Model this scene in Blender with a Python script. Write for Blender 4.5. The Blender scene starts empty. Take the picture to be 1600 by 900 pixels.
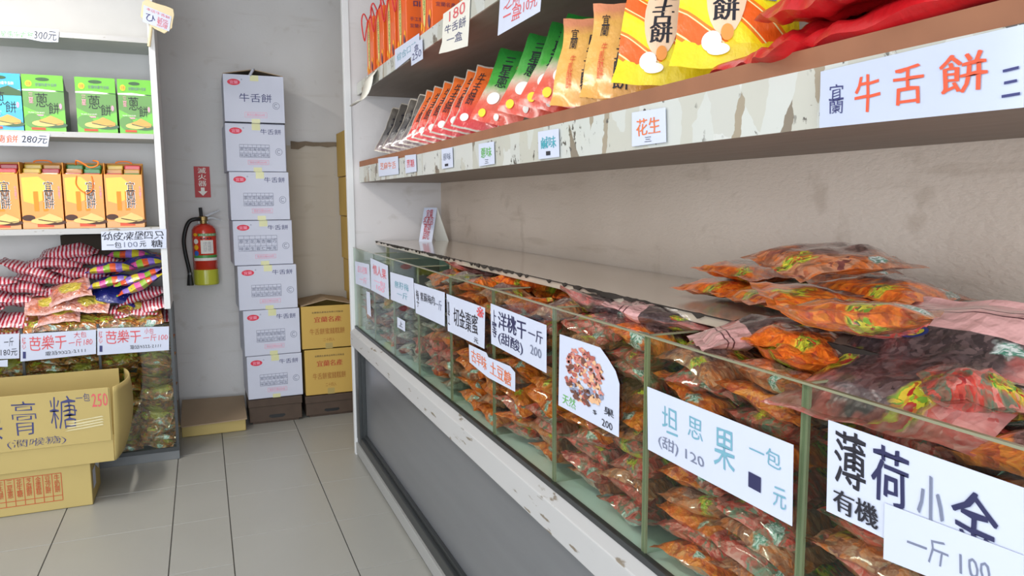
import bpy, math, random
from mathutils import Vector, Matrix, noise
V = Vector
def cr(path, k=5):
    """Catmull-Rom smoothing of a path"""
    p = [V(q) for q in path]; p = [p[0] * 2 - p[1]] + p + [p[-1] * 2 - p[-2]]; out = []
    for i in range(1, len(p) - 2):
        for j in range(k):
            t = j / k; a, b, c, d = p[i - 1:i + 3]
            out.append(.5 * (2 * b + (c - a) * t + (2 * a - 5 * b + 4 * c - d) * t * t + (3 * b - a - 3 * c + d) * t ** 3))
    return out + [p[-2]]
SC = bpy.context.scene
COL = SC.collection
R_ = math.radians

# ------------------------------------------------------------------ camera
FPX = 1160.0
CAM = V((0, 0, 1.45))
def _dir(x, y): return V((x - 800, 450 - y, -FPX))
_Y = _dir(313, 315).normalized()
_X = _dir(3600, 298); _X = (_X - _Y * _X.dot(_Y)).normalized()
_Z = _X.cross(_Y)
ROT = Matrix((_X, _Y, _Z))
def at(x, y, axis, val):
    r = ROT @ _dir(x, y); t = (val - CAM[axis]) / r[axis]
    return CAM + r * t
cd = bpy.data.cameras.new('camera'); cam = bpy.data.objects.new('camera', cd); COL.objects.link(cam)
cam.matrix_world = Matrix.Translation(CAM) @ ROT.to_4x4()
cd.sensor_width = 36; cd.lens = FPX / 1600 * 36; cd.clip_start = 0.02; cd.clip_end = 60
SC.camera = cam
# ------------------------------------------------------------------ light
w = bpy.data.worlds.new('world'); SC.world = w; w.use_nodes = True
w.node_tree.nodes['Background'].inputs[0].default_value = (0.80, 0.89, 1.0, 1)
w.node_tree.nodes['Background'].inputs[1].default_value = 0.7
def area(name, loc, rot, sx, sy, power, col):
    l = bpy.data.lights.new(name, 'AREA'); l.shape = 'RECTANGLE'; l.size = sx; l.size_y = sy; l.energy = power; l.color = col
    o = bpy.data.objects.new(name, l); COL.objects.link(o); o.location = loc; o.rotation_euler = [R_(a) for a in rot]; return o
area('daylight_shop_front', (-1.0, -2.5, 1.5), (90, 0, 0), 3.8, 2.6, 165, (0.88, 0.94, 1.0))
area('daylight_side_fill', (-2.95, .6, 1.45), (90, 0, -90), 5.0, 2.6, 52, (0.92, 0.96, 1.0))  # unseen side opening, added to light the right wall from the left
SC.view_settings.view_transform = 'Standard'; SC.view_settings.look = 'None'
SC.view_settings.gamma = 1; SC.view_settings.use_curve_mapping = False
SC.view_settings.exposure = 0.28

# ------------------------------------------------------------------ materials
MATS = {}
def srgb(c):
    if isinstance(c, str): c = tuple(int(c[i:i + 2], 16) / 255 for i in (0, 2, 4))
    return tuple((x / 12.92 if x <= .04045 else ((x + .055) / 1.055) ** 2.4) for x in c) + (1,)
class NG:
    def __init__(s, name):
        m = bpy.data.materials.new(name); m.use_nodes = True; s.m = m; s.t = m.node_tree; s.b = s.t.nodes['Principled BSDF']
    def n(s, ty): return s.t.nodes.new(ty)
    def put(s, inp, v):
        if isinstance(v, bpy.types.NodeSocket): s.t.links.new(v, inp)
        elif isinstance(v, str): inp.default_value = srgb(v)
        elif v is not None: inp.default_value = v
    def uv(s): return s.n('ShaderNodeUVMap').outputs[0]
    def obj(s): return s.n('ShaderNodeTexCoord').outputs['Object']
    def rnd(s): return s.n('ShaderNodeObjectInfo').outputs['Random']
    def math(s, op, a, b=None, c=None):
        x = s.n('ShaderNodeMath'); x.operation = op; s.put(x.inputs[0], a)
        if b is not None: s.put(x.inputs[1], b)
        if c is not None: s.put(x.inputs[2], c)
        return x.outputs[0]
    def mapping(s, vec, scale=(1, 1, 1), rot=(0, 0, 0), loc=(0, 0, 0)):
        x = s.n('ShaderNodeMapping'); s.put(x.inputs[0], vec); s.put(x.inputs[1], loc); s.put(x.inputs[2], rot); s.put(x.inputs[3], scale); return x.outputs[0]
    def noise(s, vec, scale=5, detail=2, w=None, col=False):
        x = s.n('ShaderNodeTexNoise'); s.put(x.inputs['Vector'], vec); s.put(x.inputs['Scale'], scale); s.put(x.inputs['Detail'], detail)
        if w is not None: x.noise_dimensions = '4D'; s.put(x.inputs['W'], w)
        return x.outputs[1 if col else 0]
    def voro(s, vec, scale=5, w=None, col=True, feature='F1'):
        x = s.n('ShaderNodeTexVoronoi'); x.feature = feature
        if w is not None: x.voronoi_dimensions = '4D'; s.put(x.inputs['W'], w)
        s.put(x.inputs['Vector'], vec); s.put(x.inputs['Scale'], scale)
        return x.outputs['Color' if col else 'Distance']
    def ramp(s, fac, stops, interp='LINEAR'):
        x = s.n('ShaderNodeValToRGB'); s.put(x.inputs[0], fac); r = x.color_ramp; r.interpolation = interp
        while len(r.elements) < len(stops): r.elements.new(0.5)
        for e, (p, c) in zip(r.elements, stops):
            e.position = p; e.color = srgb(c) if isinstance(c, str) else (c, c, c, 1)
        return x.outputs[0]
    def mix(s, f, a, b):
        x = s.n('ShaderNodeMix'); x.data_type = 'RGBA'; s.put(x.inputs[0], f); s.put(x.inputs[6], a); s.put(x.inputs[7], b); return x.outputs[2]
    def sep(s, v):
        x = s.n('ShaderNodeSeparateXYZ'); s.put(x.inputs[0], v); return x.outputs
    def vadd(s, a, b, sc=1.0):
        x = s.n('ShaderNodeVectorMath'); x.operation = 'MULTIPLY_ADD'; s.put(x.inputs[0], b); x.inputs[1].default_value = (sc, sc, sc); s.put(x.inputs[2], a); return x.outputs[0]
    def bump(s, h, st=.3, d=.01):
        x = s.n('ShaderNodeBump'); s.put(x.inputs['Height'], h); x.inputs['Strength'].default_value = st; x.inputs['Distance'].default_value = d
        s.t.links.new(x.outputs[0], s.b.inputs['Normal'])
    def done(s, col=None, rough=None, metal=None, coat=None, spec=None, alpha=None, trans=None, coat_r=.1):
        s.put(s.b.inputs['Base Color'], col); s.put(s.b.inputs['Roughness'], rough); s.put(s.b.inputs['Metallic'], metal)
        s.put(s.b.inputs['Coat Weight'], coat); s.put(s.b.inputs['Specular IOR Level'], spec); s.put(s.b.inputs['Transmission Weight'], trans)
        s.b.inputs['Coat Roughness'].default_value = coat_r
        s.put(s.b.inputs['Alpha'], alpha); return s.m
def plain(name, col, rough=.6, metal=0., coat=0., var=.06, scale=8, bump=0):
    if name in MATS: return MATS[name]
    g = NG(name); o = g.obj(); nz = g.noise(o, scale, 4)
    c = srgb(col); lo = tuple(x * (1 - var) for x in c[:3]) + (1,); hi = tuple(min(1, x * (1 + var)) for x in c[:3]) + (1,)
    cc = g.mix(nz, lo, hi)
    if bump: g.bump(g.noise(o, 60, 3), bump, .004)
    MATS[name] = g.done(cc, rough, metal, coat); return MATS[name]
def wall_mat(name, col, dirt, stucco=.35):
    g = NG(name); o = g.obj()
    big = g.ramp(g.noise(o, 1.3, 5), [(.35, 0.), (.75, 1.)])
    spots = g.ramp(g.noise(o, 9, 6), [(.62, 0.), (.72, 1.)])
    scr = g.ramp(g.noise(g.mapping(o, (1, 1, 8)), 2.2, 6), [(.6, 0.), (.7, 1.)])
    c = g.mix(g.math('MULTIPLY', big, .45), col, dirt)
    c = g.mix(g.math('MULTIPLY', spots, .35), c, dirt)
    c = g.mix(g.math('MULTIPLY', scr, .3), c, dirt)
    g.bump(g.noise(g.mapping(o, (1, 1, 2.2)), 55, 4), stucco, .006)
    return g.done(c, .75)
M_wall_back = wall_mat('painted_plaster_back', 'd6d4d3', 'b8b0a8', .12)
M_wall_right = wall_mat('stained_plaster_right', 'cbbcae', '9c8a78', .45)
M_panel = wall_mat('painted_panel', 'd0cccc', 'ada59c', .1)
M_tile = plain('floor_tile', '999892', .36, var=.05, scale=2.5)
M_grout = plain('grout', '4b4a46', .9)
M_white = plain('white_paint', 'd2d2d2', .45, var=.05, scale=6)
g = NG('worn_white_paint'); o = g.obj()
chips = g.ramp(g.noise(g.mapping(o, (1, .6, 3)), 16, 6), [(.63, 0.), (.67, 1.)])
M_worn = g.done(g.mix(chips, 'b2b1b0', '7a6f60'), .5)
M_ply = plain('raw_plywood', '8a5a3e', .7, var=.2, scale=12)
g = NG('shelf_underside'); o = g.obj()
M_under = g.done(g.mix(g.noise(g.mapping(o, (6, .8, 1)), 5, 5), '776b61', '8d8177'), .6)
M_dark = plain('dark_frame', '2c2f30', .35, var=.1)
M_metal = plain('stainless_frame', '5a5a5a', .3, metal=.9, var=.1)
g = NG('brushed_steel_panel'); o = g.obj()
M_steel = g.done(g.mix(g.noise(g.mapping(o, (1, .5, 6)), 3, 4), '8c8e92', '7c7e82'), .28, .45)
M_black = plain('black_rubber', '161616', .5)
M_card = plain('brown_cardboard', 'b39e62', .75, var=.06, scale=5)
M_card2 = plain('yellow_cardboard', 'bf9c4d', .7, var=.06, scale=5)
M_card3 = plain('grey_cardboard', 'a08a70', .8, var=.06)
M_wbox = plain('white_carton', 'c4c7d6', .55, var=.03)
M_paper = plain('white_paper', 'c3c9db', .5, var=.02)
M_paperd = plain('old_paper', 'dedbd0', .6, var=.05)
M_crate = plain('dark_wood', '4a3a2e', .7, var=.25, scale=15)
M_inkblk = plain('black_ink', '1e1d28', .6)
M_inkred = plain('red_ink', 'd0545a', .6)
M_inkora = plain('orange_ink', 'd5703f', .6)
M_inkblue = plain('blue_ink', '33366a', .6)
M_inkpale = plain('pale_blue_ink', '6c9fb0', .6)
M_inknavy = plain('navy_ink', '25264e', .6)
M_inkfaint = plain('grey_ink', '70768c', .6)
M_inkgreen = plain('green_ink', '5ba646', .6)
M_inkteal = plain('teal_ink', '3f9aa8', .6)
M_inkwhite = plain('white_ink', 'f0ece4', .6)
M_pink = plain('pink_ink', 'ec9db4', .6)
M_logo = plain('logo_red', 'd3203e', .5)
M_tape = plain('yellowed_tape', 'cfce9c', .3, coat=.3)
M_ctape = plain('clear_tape', 'c9bc8c', .15, coat=1)
M_ext = plain('extinguisher_red', 'd63a26', .25, coat=.6)
M_extb = plain('extinguisher_yellow', 'c3c43a', .3, coat=.3)
M_brass = plain('brass', 'a58c5a', .35, metal=.8)
M_green = plain('pack_green', '62b41c', .4, coat=.3)
M_gdark = plain('pack_dark_green', '1d4d16', .4, coat=.3)
M_gmid = plain('pack_leaf_green', '5f9048', .4)
M_blue = plain('pack_blue', '2f9fdc', .4, coat=.3)
M_bisc = plain('biscuit', 'dba35a', .6, var=.12, scale=20)
M_bisc2 = plain('biscuit_light', 'dcc078', .6, var=.1, scale=20)
M_orange = plain('pack_orange', 'ee8a08', .4, coat=.3, var=.1, scale=10)
M_amber = plain('pack_amber', 'f8b808', .4, coat=.3)
M_gift = plain('gift_orange', 'e2601a', .4, coat=.3, var=.08)
M_giftlab = plain('gift_label', 'd8d07a', .5)
M_flame = plain('gift_flame', 'f2a01c', .5)
M_purple = plain('gift_purple', '6a3550', .5)
M_red = plain('cord_red', 'c01f20', .5)
M_ocord = plain('cord_orange', 'f07a1c', .5)
M_yel = plain('yellow_print', 'e8cf2a', .5)
M_redprint = plain('red_print', 'd5502f', .5)
M_greend = plain('candy_green', '2e8a3c', .4)
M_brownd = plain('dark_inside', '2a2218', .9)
# glass
g = NG('green_glass')
M_glass = g.done('d4e2da', .02, 0, 0, .5, None, 1.0); g.b.inputs['IOR'].default_value = 1.45
def glass_thin(name, tint, a):
    g = NG(name); t = g.t; tr = g.n('ShaderNodeBsdfTransparent'); tr.inputs[0].default_value = srgb(tint)
    gl = g.n('ShaderNodeBsdfGlossy'); gl.inputs['Roughness'].default_value = .03; gl.inputs[0].default_value = (1, 1, 1, 1)
    lw = g.n('ShaderNodeLayerWeight'); lw.inputs[0].default_value = .5
    mx = g.n('ShaderNodeMixShader'); f2 = g.math('MULTIPLY_ADD', g.math('POWER', lw.outputs['Facing'], 4.0), .30, .015 + a)
    t.links.new(f2, mx.inputs[0]); t.links.new(tr.outputs[0], mx.inputs[1]); t.links.new(gl.outputs[0], mx.inputs[2])
    t.links.new(mx.outputs[0], t.nodes['Material Output'].inputs[0]); return g.m
M_glass = glass_thin('clear_glass', 'eef4ef', 0.0)
M_gedge = plain('glass_edge_green', '85846a', .2, coat=.5)
M_gback = plain('frosted_teal_glass', 'dcefeb', .25, coat=.4)
g = NG('polished_top'); o = g.obj()
M_top = g.done(g.mix(g.noise(g.mapping(o, (3, 1, 1)), 4, 5), 'bfb0a0', 'a99a8a'), .16, .0, .6)
g = NG('torn_label_tape'); o = g.obj(); ov = g.vadd(o, g.noise(o, 30, 3, None, True), .02)
ce = g.sep(g.voro(g.mapping(ov, (1, 1, .35)), 16))[0]
base = g.ramp(ce, [(0, 'bcbeb8'), (.35, 'b4b3a8'), (.62, 'c2c3be'), (.78, '948874'), (.86, 'b6b6ae'), (.95, '7a6f60')], 'CONSTANT')
sc_ = g.ramp(g.noise(g.mapping(ov, (1, 1.6, 1.2)), 42, 5), [(.60, 0.), (.63, 1.)]); ms = g.ramp(g.noise(o, 9, 2), [(.5, 0.), (.56, 1.)])
M_torn = g.done(g.mix(g.math('MULTIPLY', sc_, ms), base, '4c4640'), .45, coat=.3)

# ------------------------------------------------------------------ bag materials
def bag_mat(name, outer, centre, patch=True, header=None, csize=.30, scale=8, pinkborder=None):
    """printed clear pouch with fruit pieces showing through"""
    g = NG(name); uv = g.uv(); r = g.rnd(); w = g.math('MULTIPLY', r, 37.0)
    wob = g.noise(uv, 3.5, 3, w, True); fine = g.noise(uv, 14, 3, w, True)
    p = g.vadd(g.vadd(uv, wob, .5), fine, .10)
    v1 = g.math('MULTIPLY_ADD', g.sep(g.voro(p, scale * 1.5, w))[0], .55, g.math('MULTIPLY', g.noise(p, 5, 4, w), .9))
    n_ = len(outer); c1 = g.ramp(g.math('SUBTRACT', v1, .22), [(i / n_, c) for i, c in enumerate(outer)])
    sm = g.noise(p, 5, 3, w); m_ = len(centre)
    v2 = g.sep(g.voro(p, 26, w))[0]
    c2 = g.ramp(g.math('MULTIPLY_ADD', v2, .6, g.math('MULTIPLY', sm, .4)), [(.15 + .7 * i / max(1, m_ - 1), c) for i, c in enumerate(centre)])
    x, y = g.sep(p)[0], g.sep(p)[1]
    def dist(cx, cy): return g.math('SQRT', g.math('ADD', g.math('POWER', g.math('SUBTRACT', x, cx), 2), g.math('POWER', g.math('SUBTRACT', y, cy), 2)))
    cm = g.ramp(dist(.86, .84), [(csize - .04, 1.), (csize + .03, 0.)])
    c = g.mix(cm, c1, c2)
    if patch:
        for k, (cx, cy, rad) in enumerate(((.48, .66, .12), (1.14, .9, .09), (.66, 1.16, .07))):
            pm = g.ramp(dist(cx, cy), [(rad - .02, 1.), (rad + .02, 0.)])
            pc = g.ramp(g.sep(g.voro(p, 30, w))[1], [(0, '2c4a1e'), (.35, 'cfd03a'), (.5, '4f9a30'), (.7, 'e0cc40'), (.9, 'b02e28')])
            c = g.mix(pm, c, pc)
        gm = g.ramp(dist(.95, .42), [(.07, 1.), (.10, 0.)]); c = g.mix(gm, c, g.ramp(g.noise(p, 30, 2), [(.4, '4f8a74'), (.6, 'd8dcd8')]))
    if header:
        ux = g.sep(uv)[0]
        hm = g.math('GREATER_THAN', ux, .66)
        c = g.mix(hm, c, header)
        for a, b in ((.79, .80), (.83, .84)):
            ln = g.math('MULTIPLY', g.math('GREATER_THAN', ux, a), g.math('LESS_THAN', ux, b)); c = g.mix(ln, c, '5a3038')
    if pinkborder:
        ux, uy = g.sep(uv)[0], g.sep(uv)[1]
        e = g.math('MAXIMUM', g.math('ABSOLUTE', g.math('SUBTRACT', ux, .5)), g.math('ABSOLUTE', g.math('SUBTRACT', uy, .5)))
        c = g.mix(g.ramp(g.math('ADD', e, g.math('MULTIPLY', sm, .1)), [(.44, 0.), (.5, 1.)]), c, pinkborder)
    g.bump(g.math('ADD', g.noise(uv, 7, 3, w), g.math('MULTIPLY', g.voro(uv, 9, w, False), .5)), .8, .016)
    return g.done(c, .3, 0, 1.0, coat_r=.07)
ORA = ['5a2c22', 'b84a1e', 'dc6418', 'ec8a30', 'd45a1c', 'ee7a24', 'b8442a', 'e89a58']
DRK = ['2f2527', '4d3a3a', '6d5150', '3c2e30']
MB_orange = bag_mat('bag_orange', ORA, ['3a2a28', '7a5650', '95706a'], csize=.26)
MB_brown = bag_mat('bag_brown', ['4c2c24', '9c5a48', 'c8682c', 'b88468', 'a05a3c', '7a4440'], ['5a4442', 'a07c74'], csize=.3)
MB_red = bag_mat('bag_red', ['3c2626', '9c3034', 'd0483a', 'cc8478', 'bc3c30', '647c66', 'c85a50'], ['4d3434', '9a6a64'], csize=.22)
MB_pink = bag_mat('bag_pink', ['5a3c3c', '9e6860', 'c48880', 'b4524c', 'b07a74'], ['2f282a', '544546', '735e5c'], header='d6a3a0', csize=.50)
MB_grey = bag_mat('bag_grey', ['9c948a', 'b08c80', '8d8a82', 'c4b8ac', '9d7a70', '7f9a8a'], ['8a7e78', 'b4a8a0'], csize=.25)
MB_guava = bag_mat('bag_guava', ['9c6a28', 'b85a28', '6a6a2a', 'c0722c', '54402a', '8c3e24'], ['7a7a2c', 'a89a3c', 'c0b04a'], csize=.24)
MB_guavaw = bag_mat('bag_guava_pink', ['b8604c', 'd87038', 'c48a7c', 'a85a3c', 'd0968c'], ['b8a030', 'd0bc48', '8a8a34'], csize=.27, patch=False, pinkborder='d8a8a0')
def stripe_mat(name, a, b, freq, other, pmul=1.0):
    g = NG(name); uv = g.uv(); u = g.math('ADD', g.sep(uv)[0], g.math('MULTIPLY', g.noise(uv, 4, 2), .04)); vv = g.sep(uv)[1]
    s = g.math('GREATER_THAN', g.math('FRACT', g.math('MULTIPLY', u, freq)), .5)
    c = g.mix(s, a, b); g.bump(g.noise(uv, 9, 4), .5, .012)
    return g.done(c, .35, 0, .5, coat_r=.15)
MB_stripe = stripe_mat('bag_red_stripe', 'aa1730', 'd8bfc6', 15, None)
g = NG('bag_checked_yellow'); uv = g.uv(); u = g.math('ADD', g.math('MULTIPLY', g.sep(uv)[0], 5.0), g.math('MULTIPLY', g.rnd(), 3))
c = g.ramp(g.math('FRACT', g.math('MULTIPLY', u, .33)), [(0, 'c8ba2c'), (.22, 'd6569a'), (.42, '8cb02e'), (.62, 'd8562a'), (.8, '8c6fc0')], 'CONSTANT')
spot = g.ramp(g.voro(uv, 9, None, False), [(.1, 1.), (.14, 0.)])
vv = g.math('ABSOLUTE', g.math('SUBTRACT', g.sep(uv)[1], .5)); c = g.mix(g.math('LESS_THAN', vv, .27), g.mix(spot, c, '2a2f9a'), g.mix(g.ramp(g.voro(uv, 5, None, False), [(.2, 1.), (.25, 0.)]), '23308c', 'c83c50'))
g.bump(g.noise(uv, 9, 4), .5, .012); MB_yellow = g.done(c, .35, 0, .5)
g = NG('bag_navy'); uv = g.uv(); sp = g.ramp(g.voro(uv, 14, None, False), [(.1, 1.), (.14, 0.)]); g.bump(g.noise(uv, 9, 4), .5, .01)
MB_navy = g.done(g.mix(sp, '1c2370', 'b8b8dc'), .35, 0, .5)
# standing pack prints
def edge_mask(g, uv, wdt):
    ux, uy = g.sep(uv)[0], g.sep(uv)[1]
    e = g.math('MAXIMUM', g.math('ABSOLUTE', g.math('SUBTRACT', ux, .5)), g.math('ABSOLUTE', g.math('SUBTRACT', uy, .5)))
    return g.ramp(e, [(.5 - wdt, 0.), (.5 - wdt + .01, 1.)])
def pack_mat(kind):
    g = NG('pack_' + kind); uv = g.uv(); u = g.sep(uv)[0]; v = g.sep(uv)[1]; nz = g.noise(uv, 7, 3)
    if kind == 'green_red':
        c = g.ramp(g.math('MULTIPLY_ADD', nz, .12, u), [(.02, 'd8402c'), (.3, 'd8604a'), (.44, 'c8b8a0'), (.55, '4fa544'), (.96, '1f7a2c')])
    elif kind == 'ochre':
        c = g.ramp(g.math('MULTIPLY_ADD', nz, .1, u), [(0, 'e0a04a'), (.85, 'e2ac58'), (.97, 'dd8f6a')])
    elif kind == 'swirl':
        wv = g.n('ShaderNodeTexWave'); g.put(wv.inputs['Vector'], g.mapping(uv, (1, .7, 1), (0, 0, .7))); wv.inputs['Scale'].default_value = 1.1; wv.inputs['Distortion'].default_value = 5.5; wv.inputs['Detail'].default_value = 0; wv.inputs['Detail Scale'].default_value = .8
        c = g.ramp(wv.outputs[1], [(0, 'e8601c'), (.28, 'ece2a0'), (.36, 'ee7a20'), (.55, 'f2d21c'), (.85, 'f0e028')], 'CONSTANT')
        bot = g.math('LESS_THAN', g.math('MULTIPLY_ADD', nz, .1, u), .2); c = g.mix(bot, c, 'e6cc1e')
    elif kind == 'dark':
        c = g.ramp(g.math('MULTIPLY_ADD', nz, .3, u), [(.1, '7d6268'), (.4, '6b6868'), (.6, '4a4848'), (.9, '5c5650')])
    elif kind == 'red':
        c = g.ramp(g.math('MULTIPLY_ADD', nz, .15, u), [(0, 'c8283a'), (.35, 'd63a2c'), (.6, 'e2602a'), (.9, 'de6a2c')])
    elif kind == 'brown':
        c = g.ramp(g.math('FRACT', g.math('MULTIPLY', v, 4)), [(0, 'a83c1c'), (.4, 'c8501e'), (.7, '5c2a18')])
    c = g.mix(edge_mask(g, uv, .03), c, 'b8aea0' if kind in ('dark', 'red') else c)
    g.bump(g.noise(uv, 8, 4), .45, .01)
    return g.done(c, .28, 0, .6, coat_r=.12)
MP = {k: pack_mat(k) for k in ('green_red', 'ochre', 'swirl', 'dark', 'red', 'brown')}
g = NG('glossy_red_plastic'); o = g.obj(); g.bump(g.noise(g.mapping(o, (2, 1, 1)), 6, 5), .5, .02)
M_redbag = g.done(g.mix(g.noise(o, 5, 3), 'b8101c', 'c8181e'), .38, 0, .25)

# ------------------------------------------------------------------ geometry helpers
def tag(o, label=None, cat=None, group=None, kind=None):
    if label: o['label'] = label
    if cat: o['category'] = cat
    if group: o['group'] = group
    if kind: o['kind'] = kind
    return o
def empty(name, loc=(0, 0, 0), rz=0):
    o = bpy.data.objects.new(name, None); COL.objects.link(o); o.location = loc; o.rotation_euler = (0, 0, rz); o.empty_display_size = .05; return o
TXT = {}
def text_geo(s, bold=0.0):
    k = (s, bold)
    if k in TXT: return TXT[k]
    c = bpy.data.curves.new('t', 'FONT'); c.body = s; c.align_x = 'CENTER'; c.offset = bold; c.space_line = .82; c.resolution_u = 2
    o = bpy.data.objects.new('t', c); COL.objects.link(o)
    dg = bpy.context.evaluated_depsgraph_get(); me = bpy.data.meshes.new_from_object(o.evaluated_get(dg))
    vs = [tuple(v.co[:2]) for v in me.vertices]; fs = [tuple(p.vertices) for p in me.polygons]
    bpy.data.objects.remove(o); bpy.data.meshes.remove(me); bpy.data.curves.remove(c)
    if vs:
        x0 = min(v[0] for v in vs); x1 = max(v[0] for v in vs); y0 = min(v[1] for v in vs); y1 = max(v[1] for v in vs)
        vs = [((x - x0) / max(1e-6, x1 - x0), (y - y0) / max(1e-6, y1 - y0)) for x, y in vs]
    TXT[k] = (vs, fs); return TXT[k]
class MB:
    def __init__(s, out=None): s.v = []; s.f = []; s.m = []; s.uvs = []; s.out = V(out) if out else None; s.layer = 0
    def lift(s):
        s.layer += 1; return s.out * (s.layer * .00012)
    def add(s, vs, fs, m=0, uvs=None):
        b = len(s.v); s.v += [tuple(v) for v in vs]
        for i, f in enumerate(fs):
            s.f.append(tuple(b + j for j in f)); s.m.append(m); s.uvs.append(uvs[i] if uvs else [(0, 0)] * len(f))
    def quad(s, a, b, c, d, m=0): s.add([a, b, c, d], [(0, 1, 2, 3)], m, [[(0, 0), (1, 0), (1, 1), (0, 1)]])
    def poly(s, pts, m=0, keep=False):
        if s.out and not keep: d = s.lift(); pts = [V(p) + d for p in pts]
        s.add(pts, [tuple(range(len(pts)))], m)
    def box(s, x0, x1, y0, y1, z0, z1, m=0):
        vs = [(x, y, z) for x in (x0, x1) for y in (y0, y1) for z in (z0, z1)]
        s.add(vs, [(0, 1, 3, 2), (4, 6, 7, 5), (0, 4, 5, 1), (2, 3, 7, 6), (0, 2, 6, 4), (1, 5, 7, 3)], m)
    def prism(s, pts, d, m=0):
        """closed outline pts (ccw seen from -d side) extruded by vector d"""
        n = len(pts); d = V(d); vs = [V(p) for p in pts] + [V(p) + d for p in pts]
        fs = [tuple(range(n))[::-1], tuple(range(n, 2 * n))] + [(i, (i + 1) % n, n + (i + 1) % n, n + i) for i in range(n)]
        s.add(vs, fs, m)
    def tube(s, path, r, m=0, n=8, cap=True):
        path = [V(p) for p in path]; rs = r if isinstance(r, (list, tuple)) else [r] * len(path)
        ref = None; rings = []
        for i, p in enumerate(path):
            t = (path[min(i + 1, len(path) - 1)] - path[max(i - 1, 0)]).normalized()
            if ref is None: ref = t.orthogonal().normalized()
            ref = (ref - t * ref.dot(t)).normalized(); b = t.cross(ref)
            rings.append([p + (ref * math.cos(a) + b * math.sin(a)) * rs[i] for a in [2 * math.pi * k / n for k in range(n)]])
        vs = [q for rg in rings for q in rg]; fs = []
        for i in range(len(path) - 1):
            for k in range(n): fs.append((i * n + k, i * n + (k + 1) % n, (i + 1) * n + (k + 1) % n, (i + 1) * n + k))
        if cap: fs += [tuple(range(n))[::-1], tuple(range(len(vs) - n, len(vs)))]
        s.add(vs, fs, m)
    def lathe(s, prof, c=(0, 0, 0), m=0, n=32):
        vs = []; fs = []
        for r, z in prof:
            for k in range(n):
                a = 2 * math.pi * k / n; vs.append((c[0] + r * math.cos(a), c[1] + r * math.sin(a), c[2] + z))
        for i in range(len(prof) - 1):
            for k in range(n): fs.append((i * n + k, i * n + (k + 1) % n, (i + 1) * n + (k + 1) % n, (i + 1) * n + k))
        s.add(vs, fs, m)
    def text(s, st, P, u0, u1, v0, v1, m=0, wob=0.0, bold=0.0, sd=0):
        if bold > .008:
            k = min(.035, bold * .8) / max(1, len(st.split('\n')[0])); s.text(st, P, u0 - k * (u1 - u0), u1 - k * (u1 - u0), v0, v1, m, wob, 0, sd)
            u0, u1 = u0 + k * (u1 - u0), u1 + k * (u1 - u0)
        vs, fs = text_geo(st, min(0.0, bold)); d = s.lift() if s.out else V((0, 0, 0))
        out = []
        for x, y in vs:
            if wob:
                x += wob * math.sin(y * 7 + x * 5 + sd) * .5; y += wob * math.sin(x * 11 + sd * 2)
            out.append(V(P(u0 + (u1 - u0) * x, v0 + (v1 - v0) * y)) + d)
        s.add(out, fs, m)
    def rect(s, P, u0, u1, v0, v1, m=0): s.poly([P(u0, v0), P(u1, v0), P(u1, v1), P(u0, v1)], m)
    def ell(s, P, cu, cv, ru, rv, m=0, n=24, t0=0, rings=1):
        d = s.lift() if s.out else V((0, 0, 0)); vs = [V(P(cu, cv)) + d]; fs = []
        for q in range(1, rings + 1):
            for k in range(n): vs.append(V(P(cu + ru * q / rings * math.cos(2 * math.pi * k / n), cv + rv * q / rings * math.sin(2 * math.pi * k / n))) + d)
        for k in range(n): fs.append((0, 1 + k, 1 + (k + 1) % n))
        for q in range(1, rings):
            for k in range(n): a = 1 + (q - 1) * n; b = a + n; fs.append((a + k, b + k, b + (k + 1) % n, a + (k + 1) % n))
        s.add(vs, fs, m)
    def ring(s, P, cu, cv, ru, rv, th, m=0, n=24, k0=0, k1=None):
        k1 = n if k1 is None else k1
        for k in range(k0, k1):
            a, b = 2 * math.pi * k / n, 2 * math.pi * (k + 1) / n
            s.poly([P(cu + ru * math.cos(a), cv + rv * math.sin(a)), P(cu + ru * math.cos(b), cv + rv * math.sin(b)),
                    P(cu + ru * th * math.cos(b), cv + rv * th * math.sin(b)), P(cu + ru * th * math.cos(a), cv + rv * th * math.sin(a))], m, True)
    def frame(s, P, u0, u1, v0, v1, t, ta, m=0):
        s.rect(P, u0, u1, v0, v0 + ta, m); s.rect(P, u0, u1, v1 - ta, v1, m); s.rect(P, u0, u0 + t, v0, v1, m); s.rect(P, u1 - t, u1, v0, v1, m)
    def build(s, name, mats, parent=None, smooth=False, bevel=0, solid=0):
        me = bpy.data.meshes.new(name); me.from_pydata(s.v, [], s.f)
        for m in (mats if isinstance(mats, (list, tuple)) else [mats]): me.materials.append(m)
        me.polygons.foreach_set('material_index', s.m)
        ul = me.uv_layers.new(name='UVMap'); flat = [c for u in s.uvs for p in u for c in p]
        if len(flat) == 2 * len(me.loops): ul.data.foreach_set('uv', flat)
        if smooth: me.polygons.foreach_set('use_smooth', [True] * len(me.polygons))
        me.update()
        o = bpy.data.objects.new(name, me); COL.objects.link(o)
        if parent is not None: o.parent = parent
        if bevel:
            b = o.modifiers.new('b', 'BEVEL'); b.width = bevel; b.segments = 2; b.limit_method = 'ANGLE'
        if solid:
            b = o.modifiers.new('s', 'SOLIDIFY'); b.thickness = solid; b.offset = 0
        return o
def plane_P(o, U, Vv, eps=.0012):
    o, U, Vv = V(o), V(U), V(Vv); n = U.cross(Vv).normalized() * eps
    return lambda u, v: o + U * u + Vv * v + n
def quad_P(a, b, c, d, n):
    """bilinear: a lower-left, b lower-right, c upper-right, d upper-left; n offset vector"""
    a, b, c, d, n = V(a), V(b), V(c), V(d), V(n)
    return lambda u, v: a * (1 - u) * (1 - v) + b * u * (1 - v) + c * u * v + d * (1 - u) * v + n
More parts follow.
